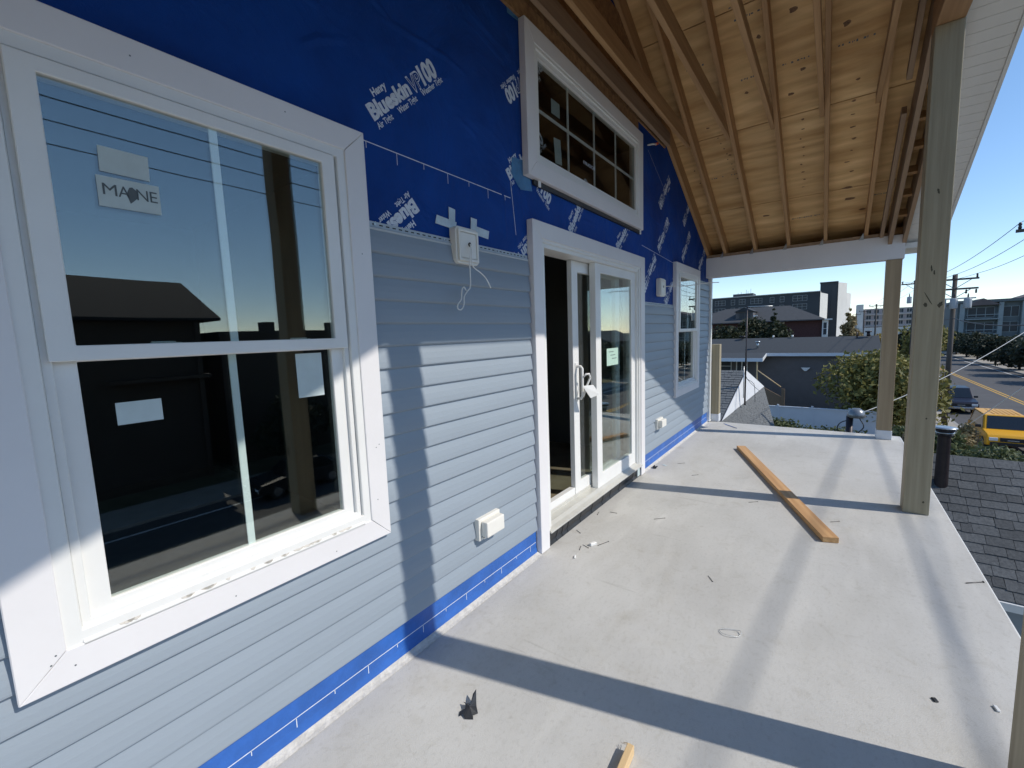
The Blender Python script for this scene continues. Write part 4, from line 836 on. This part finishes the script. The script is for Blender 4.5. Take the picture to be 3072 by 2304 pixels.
for k in range(12): MB().box((43.73, 3.7 - .19 * k, -3.6 - .19 * k), (44.8, 3.95 - .19 * k, -3.56 - .19 * k)).build('stair_tread', M_stair, gh)
for (x, y, r, h, m, cap) in ((47.3, 4.2, .16, .50, M_metal, 1), (49.6, -4.2 + .9, .07, .55, M_flue, 0), (50.0, -4.1, .18, .35, M_flue, 1), (50.0, 5.9, .2, .18, M_flue, 1), (50.2, 3.2, .12, .2, M_vinyl, 0), (50.2, 1.6, .12, .2, M_vinyl, 0)):
    zz = -.75 + (x - 46.6) * .30; mb = MB().cyl((x, y, zz), r * .7, h, 10)
    if cap: mb.cyl((x, y, zz + h), r * 1.35, .12, 12)
    mb.build('roof_vent', m, gh)

# brick house with hipped roof
bh = thing('brick_house', 'red brick house with dark hipped roof and white window bay', 'house', (72, 5, ZG))
M_brk = mat('dark_red_brick', (.085,.035,.032), .85, .2, 6)
M_hroof = mat('dark_roof', (.045,.048,.052), .92, .15, 3, .3, 10)
box('wall', (66, -.45, ZG - .1), (79, 16, 2.1), M_brk, bh)
ap = [(65.2, -.75, 2.15), (65.2, 17, 2.15), (79.8, 17, 2.15), (79.8, -.75, 2.15), (72.5, 3.4, 4.25), (72.5, 11.5, 4.25)]
mb = MB().add(ap, [(0, 1, 5, 4), (1, 2, 5), (2, 3, 4, 5), (3, 0, 4), (0, 3, 2, 1)]); mb.build('roof', M_hroof, bh)
box('eave_trim', (65.15, -1.4, 2.02), (65.9, 17.05, 2.14), M_gwall, bh); box('eave_trim', (65.12, -1.45, 2.0), (66.2, -.7, 2.13), M_vinyl, bh)
box('bay', (65.6, -1.05, -.2), (66.6, -.46, 2.0), M_vinyl, bh); far_window(bh, 65.59, -.98, -.53, .15, 1.75, M_vinyl, 1, True)
far_window(bh, 65.98, 3.1, 3.9, -.6, 1.2, M_gwall, 1, True)
box('dormer', (66.8, 7.2, 2.3), (70, 9.3, 3.6), M_gwall, bh); MB().prism([(7.0, 3.55), (9.5, 3.55), (8.25, 4.15)], 'x', 66.5, 71).build('dormer_roof', M_hroof, bh); far_window(bh, 66.78, 7.5, 8.9, 2.5, 3.5, M_gwall, 2, False)
MB().box((66.6, 6.65, 2.9), (66.7, 7.15, 3.0)).box((66.6, 6.9, 2.5), (66.7, 7.1, 2.9)).build('dormer_gutter', M_vinyl, bh)

# big hotel slab with tower
ho = thing('hotel', 'long dark hotel slab with ribbon windows and pale end wall', 'hotel', (195, 20, ZG))
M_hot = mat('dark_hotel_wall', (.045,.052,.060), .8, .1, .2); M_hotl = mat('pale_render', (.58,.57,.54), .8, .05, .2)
M_winfr = mat('pale_window_frame', (.36,.37,.38), .6)
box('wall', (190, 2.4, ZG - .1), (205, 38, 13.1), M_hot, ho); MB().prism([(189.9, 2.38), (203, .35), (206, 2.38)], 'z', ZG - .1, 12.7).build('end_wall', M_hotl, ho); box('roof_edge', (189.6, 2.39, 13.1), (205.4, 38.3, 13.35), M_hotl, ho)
box('roof_house', (194, 24, 13.36), (202, 31, 14.6), M_hot, ho)
for k in range(6):
    z = 10.2 - 3.05 * k
    for (y0, y1, sp) in ((6.2, 10.6, 3), (13.2, 14.6, 1), (16.4, 17.8, 1), (20.3, 24.2, 3), (26, 28.2, 2), (29.6, 31, 1), (33.0, 36.8, 3)): far_window(ho, 189.98, y0, y1, z, z + 2.0, M_winfr, sp, True)
for i, (y, h) in enumerate(((25, 3.0), (26, 2.2), (26.6, 2.8), (28.4, 2.1), (29.5, 1.8))): MB().tube([(196, y, 13.3), (196, y, 13.4 + h)], .06, 5).build('roof_aerial', M_flue, ho)
tw_ = thing('tower_block', 'tall tower with one dark face and one blank white face', 'tower', (215, -2, ZG))
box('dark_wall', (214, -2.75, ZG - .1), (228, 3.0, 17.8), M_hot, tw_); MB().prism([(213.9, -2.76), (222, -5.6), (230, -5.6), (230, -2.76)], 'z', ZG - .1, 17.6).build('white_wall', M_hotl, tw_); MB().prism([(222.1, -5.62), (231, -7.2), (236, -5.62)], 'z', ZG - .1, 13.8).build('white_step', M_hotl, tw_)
box('window_strip', (213.9, -2.2, 2), (213.98, -.6, 17.0), M_farglass, tw_); box('roof_edge', (213.6, -2.76, 17.81), (228.3, 3.2, 18.05), M_flue, tw_)
h2 = thing('pink_hotel', 'distant pinkish balcony hotel behind the utility poles', 'hotel', (305, -20, ZG))
M_h2 = mat('pinkish_render', (.34,.29,.29), .8, .08, .2)
box('wall', (300, -38, ZG - .1), (318, -14.5, 8.7), M_h2, h2); box('stair_tower', (298, -14.4, ZG - .1), (312, -11.7, 11.2), M_hotl, h2); box('podium', (292, -34, ZG - .1), (299.9, -13, -1.2), M_hotl, h2)
for k in range(4):
    for j in range(7):
        far_window(h2, 299.97, -37 + 3.2 * j, -34.9 + 3.2 * j, 6.2 - 3 * k, 8.2 - 3 * k, M_hotl, 2, False)
    box('balcony_slab', (298.8, -37.8, 5.5 - 3 * k), (299.9, -14.6, 5.75 - 3 * k), M_hotl, h2)
# apartments beyond the road
apt = thing('apartment_block', 'dull green-grey apartment block with balconies across the road', 'apartment block', (145, -32, ZG))
M_apt = mat('apartment_wall', (.12,.145,.155), .8, .1, .3); M_aptl = mat('apartment_trim', (.27,.31,.32), .8, .08, .3); M_aptr = mat('apartment_roof', (.15,.12,.115), .9, .15, .3)
box('wall', (140, -44, ZG - .1), (156, -24.2, 5.0), M_apt, apt); box('roof', (139, -44.5, 5.01), (157, -23.8, 5.6), M_apt, apt)
for k in range(3):
    z = 1.7 - 3.3 * k
    for j, (y0, y1) in enumerate(((-30.0, -25.8), (-33.6, -31.2), (-37.6, -34.8), (-41.6, -39))):
        far_window(apt, 139.97, y0, y1, z, z + 2.3, M_aptl, 3 if j % 2 == 0 else 2, False)
        if j % 2 == 0: MB().box((138.2, y0 - .4, z - .45), (139.95, y1 + .4, z - .25)).box((138.2, y0 - .4, z + .55), (138.3, y1 + .4, z + .68)).build('balcony', M_aptl, apt)
for y in (-24.9, -30.8, -34.2, -38.3): box('pilaster', (139.2, y - .35, ZG), (139.96, y + .35, 4.9), M_aptl, apt)
MB().prism([(-30.6, 4.4), (-25.2, 4.4), (-27.9, 5.9)], 'x', 138.6, 146).build('gable', M_aptr, apt); MB().prism([(-43, 5.6), (-33.5, 5.6), (-38.2, 7.3)], 'x', 140, 150).build('gable', M_aptr, apt)

# ------------------------------------------------------------------ utility poles and wires
M_pole = mat('creosoted_pole', (.085,.075,.068), .9, .2, 4, .3, 12, stretch=(6,6,.4)); M_can = mat('transformer_grey', (.36,.38,.40), .45, .06, 4)
poles = [(26.2, -8.3, 11.2, 0), (42.55, -8.17, 10.55, 3), (61.5, -8.25, 11.65, 1), (110, -8.2, 11.0, 0), (150, -8.2, 10.8, 0), (196, -8.2, 10.8, 0)]
labs = ['utility pole partly out of frame whose crossarm tip shows in the sky', 'nearest utility pole with three transformers hung below two crossarms', 'utility pole half hidden by the tall porch post', 'utility pole between the white tower and the brownish post', 'thin distant utility pole beside the pinkish hotel', 'farthest tiny utility pole down the road']
for (x, y, h, can), lb in zip(poles, labs):
    p = thing('utility_pole', lb, 'utility pole', (x, y, ZG), 'poles along the near pavement')
    MB().tube([(x, y, ZG - .2), (x, y, ZG + h)], .17, 12, .12).build('pole', M_pole, p)
    for dz in ((.35, 1.0) if can == 3 else (.35,)):
        MB().box((x - .20, y - 1.12, ZG + h - dz - .07), (x - .121, y + 1.12, ZG + h - dz + .05)).build('crossarm', M_pole, p)
        for s in (-1, 1): MB().tube([(x - .16, y + s * .75, ZG + h - dz - .06), (x - .13, y + s * .02, ZG + h - dz - .62)], .025, 5).build('brace', M_metal, p)
        for yy in (-1.02, .0 + (.12 if dz < .5 else -.55), 1.02):
            b0 = ZG + h - dz + .05 if dz < .5 else ZG + h - dz - .35
            MB().lathe((x - .16, y + yy, b0), [(0, 0), (.045, 0), (.06, .08), (.04, .12), (.06, .18), (.035, .26), (0, .27)], 8).build('insulator', M_flue, p)
    for i in range(can):
        cy = y + (-.62, .05, .62)[i] if can == 3 else y - .45 * -1; cz = ZG + h - 2.35
        c_ = MB().lathe((x - .42, cy, cz), [(0, 0), (.19, 0), (.2, .05), (.2, .62), (.17, .68), (0, .70)], 14).build('transformer', M_can, p)
        MB().lathe((x - .42, cy, cz + .70), [(0, 0), (.04, 0), (.055, .06), (.035, .1), (.05, .16), (.02, .3), (0, .3)], 8).build('bushing', M_flue, c_)
    if can == 3: MB().box((x - .46, y - 1.0, ZG + h - 1.72), (x - .40, y + 1.0, ZG + h - 1.62)).build('equipment_bracket', M_metal, p)
M_line = mat('power_cable', (.05,.05,.055), .6, .1, 5); M_linew = mat('bright_cable', (.62,.62,.60), .5, .1, 5)
def wire(name, a, bb, sag, r, label, m=M_line, cat='cable', group='overhead cables', n=18):
    a, bb = Vector(a), Vector(bb); pts = [a.lerp(bb, i / n) - Vector((0, 0, sag * 4 * (i / n) * (1 - i / n))) for i in range(n + 1)]
    return tag(MB().tube(pts, r, 5).build(name, m), label, cat, group)
def top(i, yy): x, y, h, c_ = poles[i]; return (x - .16, y + yy, ZG + h - .05)
names = ['road-side', 'middle', 'house-side']
for i in range(5):
    for k, yy in enumerate((-1.02, .12, 1.02)):
        wire('power_cable', top(i, yy), top(i + 1, yy), .25 + .2 * (i > 1), .014, '%s of the thin power cables strung from %s' % (names[k], ['the crossarm tip to the transformer pole', 'the transformer pole to the half hidden pole', 'the half hidden pole on down the road', 'pole four to the pinkish hotel pole', 'the pinkish hotel pole to the last'][i]))
for k, yy in enumerate((-1.02, .12, 1.02)): wire('power_cable', (-32, -8.3 + yy, 5.4), top(0, yy), .3, .010, '%s power cable of the near span passing before the porch' % names[k])
wire('telecom_cable', (42.4, -8.2, 1.55), (61.4, -8.2, 1.7), .2, .03, 'thick low telecom cable between the two nearest poles')
wire('telecom_cable', (26.1, -8.3, 1.2), (42.4, -8.2, 1.55), .25, .03, 'thick low telecom cable rising past the apartment roofs')
tag(MB().tube([(-30, -6.0, 7.4), (-14, -6.8, 6.9), (-4, -7.5, 6.6), (3.57, -8.17, 6.5), (8.5, -8.63, 6.5), (16, -9.1, 6.5), (26.1, -9.4, 6.6)], .0112, 5).build('trunk_cable', M_line), 'high trunk cable whose faint shadow crosses the middle of the deck', 'cable', 'overhead cables')
tag(MB().tube([(-30, -7.3, 7.4), (-14, -7.9, 6.9), (-4, -8.35, 6.6), (3.87, -8.9, 6.5), (8.5, -9.2, 6.5), (16, -9.5, 6.5), (26.1, -9.75, 6.6)], .0088, 5).build('trunk_cable', M_line), 'second high trunk cable shading the outer strip of the deck', 'cable', 'overhead cables')
wire('service_cable', (26.1, -8.2, 1.4), (SX, SY + .05, -1.85), .3, .013, 'bright service cable drooping from the sky to the domed service head', M_linew)
wire('guy_wire', (26.1, -8.1, -1.0), (36.5, -7.4, ZG + .2), 0, .02, 'bright slanting guy wire running down behind the yellow car', M_linew)

# ------------------------------------------------------------------ vehicles (fronts towards us)
M_rub = M_rubber; M_rim = mat('alloy_rim', (.35,.36,.37), .35, .05, 5, metal=.8); M_carglass = mat('car_glass', (.015,.018,.022), .05, .1, 3, spec=.8); M_lamp = mat('lamp_lens', (.75,.78,.80), .12, .05, 5, spec=.8); M_chrome = mat('chrome', (.6,.62,.64), .18, .05, 5, metal=.9); M_plastic = mat('black_trim', (.02,.02,.022), .5, .1, 10)
def paint(name, col):
    m = mat(name, col, .45, .03, 2, spec=.3); nodes_of(m)[2].inputs['Coat Weight'].default_value = .15; return m
def car(label, cat, name, xf, yc, L, W, H, body, style, group):
    t = thing(name, label, cat, (xf + L / 2, yc, ZG), group); g = ZG; w = W / 2
    hood = .98 if style != 'sedan' else .80; belt = hood + .12; xh = xf + L * (.25 if style != 'sedan' else .27)   # hood end
    prof_ = [(xf + .06, g + .38), (xf, g + .55), (xf + .02, g + hood - .16), (xf + .18, g + hood), (xh, g + belt), (xf + L - .12, g + belt), (xf + L, g + belt - .25), (xf + L - .03, g + .42), (xf + L - .5, g + .30), (xf + .5, g + .30)]
    MB().prism(prof_, 'y', yc - w, yc + w).build('body', body, t, .06, 3)
    xr0 = xh + L * .14; xr1 = xf + L * ((.70 if style == 'pickup' else .93) if style != 'sedan' else .74); xb = xf + L * ((.73 if style == 'pickup' else .975) if style != 'sedan' else .90)
    z0, z1 = g + belt - .03, g + H; ti = .17
    vs = [(xh + .02, yc - w + .06, z0), (xh + .02, yc + w - .06, z0), (xb, yc + w - .06, z0), (xb, yc - w + .06, z0), (xr0, yc - w + ti, z1 - .05), (xr0, yc + w - ti, z1 - .05), (xr1, yc + w - ti, z1 - .03), (xr1, yc - w + ti, z1 - .03)]
    MB().add(vs, [(0,3,2,1), (4,5,6,7), (0,1,5,4), (1,2,6,5), (2,3,7,6), (3,0,4,7)]).build('cabin', body, t, .05, 3)
    def panel(nm, a, bb, c2, d, m, off):
        P = [Vector(vs[i]) for i in (a, bb, c2, d)]; cc = sum(P, Vector()) / 4; nn = (P[1] - P[0]).cross(P[2] - P[0]).normalized()
        if nn.dot(cc - Vector((xf + L * .55, yc, g + 1.2))) < 0: nn = -nn
        Pi = [cc + (p - cc) * .86 + nn * off for p in P]; Po = [p - nn * .03 for p in Pi]
        MB().add(Pi + Po, [(0,1,2,3), (7,6,5,4), (0,4,5,1), (1,5,6,2), (2,6,7,3), (3,7,4,0)]).build(nm, m, t)
    panel('windscreen', 0, 1, 5, 4, M_carglass, .012); panel('rear_window', 2, 3, 7, 6, M_carglass, .012); panel('side_window', 1, 2, 6, 5, M_carglass, .012); panel('side_window', 3, 0, 4, 7, M_carglass, .012)
    MB().box((xf - .03, yc - w + .12, g + .40), (xf + .1, yc + w - .12, g + .58)).build('bumper', M_plastic if style != 'pickup' else M_chrome, t, .03, 2)
    MB().box((xf - .012, yc - w * .5, g + .62), (xf + .06, yc + w * .5, g + hood - .14)).build('grille', M_plastic, t, .01)
    MB().box((xf - .02, yc - .22, g + hood - .30), (xf - .011, yc + .22, g + hood - .25)).build('grille_bar', M_chrome, t, .003)
    for s in (-1, 1):
        MB().box((xf - .012, yc + s * (w - .08), g + hood - .33), (xf + .1, yc + s * (w - .42), g + hood - .15)).build('headlight', M_lamp, t, .02, 2)
        MB().box((xh + .30, yc + s * (w + .22), g + belt + .02), (xh + .42, yc + s * (w - .02), g + belt + .18)).build('wing_mirror', M_plastic, t, .03, 2)
        for xx in (xf + L * .19, xf + L * .80):
            wh = MB().tube([(xx, yc + s * (w - .24), g + .355), (xx, yc + s * (w + .012), g + .355)], .355, 22).build('wheel', M_rub, t); MB().tube([(xx, yc + s * (w - .1), g + .355), (xx, yc + s * (w + .022), g + .355)], .21, 16).build('rim', M_rim, wh)
    if style == 'suv':
        for k in range(6): MB().box((xr0 + .3, yc - w + .35 + .2 * k, z1 - .045), (xr1 - .2, yc - w + .39 + .2 * k, z1 - .02)).build('roof_rib', body, t)
    if style == 'pickup': MB().box((xb + .05, yc - w + .12, g + belt - .02), (xf + L - .15, yc + w - .12, g + belt + .012)).build('bed_cover', M_plastic, t, .01)
    return t
car('bright yellow boxy off-roader parked facing us beside the shrubs', 'car', 'parked_car', 34.9, -9.74, 4.5, 2.0, 1.9, paint('yellow_paint', (.72,.36,.015)), 'suv', 'cars parked along the kerb')
car('dark blue pickup parked behind the yellow car', 'pickup', 'parked_pickup', 48.2, -9.95, 5.6, 2.0, 1.9, paint('navy_paint', (.012,.016,.035)), 'pickup', 'cars parked along the kerb')
car('white car showing just its top behind the dark pickup', 'car', 'parked_car', 58.5, -10.0, 4.6, 1.85, 1.65, paint('white_paint', (.7,.7,.7)), 'suv', 'cars parked along the kerb')
car('dark car on the far kerb seen mirrored in the large window', 'car', 'parked_car', 8.5, -20.6, 4.6, 1.82, 1.5, paint('charcoal_paint', (.02,.022,.025)), 'sedan', None)

# ------------------------------------------------------------------ house across the road (mirrored in the large window)
oh = thing('opposite_house', 'dark gabled house across the road mirrored in the large window', 'house', (2, -31, ZG))
M_ow = mat('brown_shingle_wall', (.06,.045,.035), .85, .15, 4)
box('wall', (-12, -37, ZG - .1), (9.3, -27.2, 2.9), M_ow, oh)
MB().prism([(-37.8, 2.9), (-26.5, 2.9), (-26.5, 3.05), (-32, 5.6), (-37.8, 3.05)], 'x', -12.8, 10.1).build('roof', mat('black_roof', (.02,.02,.022), .95, .1, 3), oh)
box('porch_post', (8.9, -26.9, ZG), (9.1, -26.7, 2.9), M_ow, oh); box('porch_floor', (5, -27.19, -.3), (9.4, -26.4, -.1), M_ow, oh)
for x in (-9, -5, -1, 3): MB().box((x, -27.18, .2), (x + 1.1, -27.12, 1.8)).build('window', M_farglass, oh); MB().box((x, -27.18, -3.6), (x + 1.1, -27.12, -2.0)).build('window', M_farglass, oh)
low2 = thing('opposite_garage', 'low flat-topped building across the road mirrored beside the gabled house', 'building', (17, -31, ZG))
box('wall', (10.5, -36, ZG - .1), (30, -28, 2.0), M_ow, low2); box('parapet', (10.4, -36.1, 2.0), (30.1, -27.9, 2.3), M_ow, low2)
for x in (14, 19, 24.5): box('chimney', (x, -31, 2.31), (x + .7, -30, 3.0), M_ow, low2)
for i, (x, y, m) in enumerate(((12.5, -24.0, L_oak), (17, -23.8, L_dark), (22, -24.0, L_oak))):
    tree('garden_tree', ['dense bush-like tree across the road mirrored low in the window', 'second dark tree across the road mirrored in the window', 'third dark tree across the road mirrored near the door'][i], 'tree', x, y, ZG, 4.6, 2.2, 2500, .2, m, None, .25, 6, .12, 60 + i)
for i, (x0, x1, h) in enumerate(((32, 43, 7.4), (50, 60, 8.6), (66, 78, 7.2))):
    t = thing('opposite_house', ['plain gabled house down the road mirrored in the sliding door', 'taller flat house down the road mirrored in the sliding door', 'third house down the road mirrored in the narrow window'][i], 'house', ((x0 + x1) / 2, -31, ZG))
    box('wall', (x0, -36, ZG - .1), (x1, -27.5, ZG + h - 1.4), M_ow, t); MB().prism([(-36.4, ZG + h - 1.4), (-27.1, ZG + h - 1.4), (-31.7, ZG + h + .6)], 'x', x0 - .4, x1 + .4).build('roof', M_hroof, t)
    for k in range(3): far = MB().box((x0 + 1 + k * 3, -27.49, ZG + 3.6), (x0 + 2.4 + k * 3, -27.42, ZG + 5.2)).build('window', M_farglass, t)
for i, x in enumerate((29, 46.5, 63)): tree('roadside_tree', ['dark tree before the plain gabled house mirrored in the door', 'dark tree between two houses mirrored in the door', 'dark tree beside the third house mirrored in the narrow window'][i], 'tree', x, -25.6, ZG, 6.0, 2.6, 2200, .24, L_oak, None, .25, 6, .14, 70 + i)
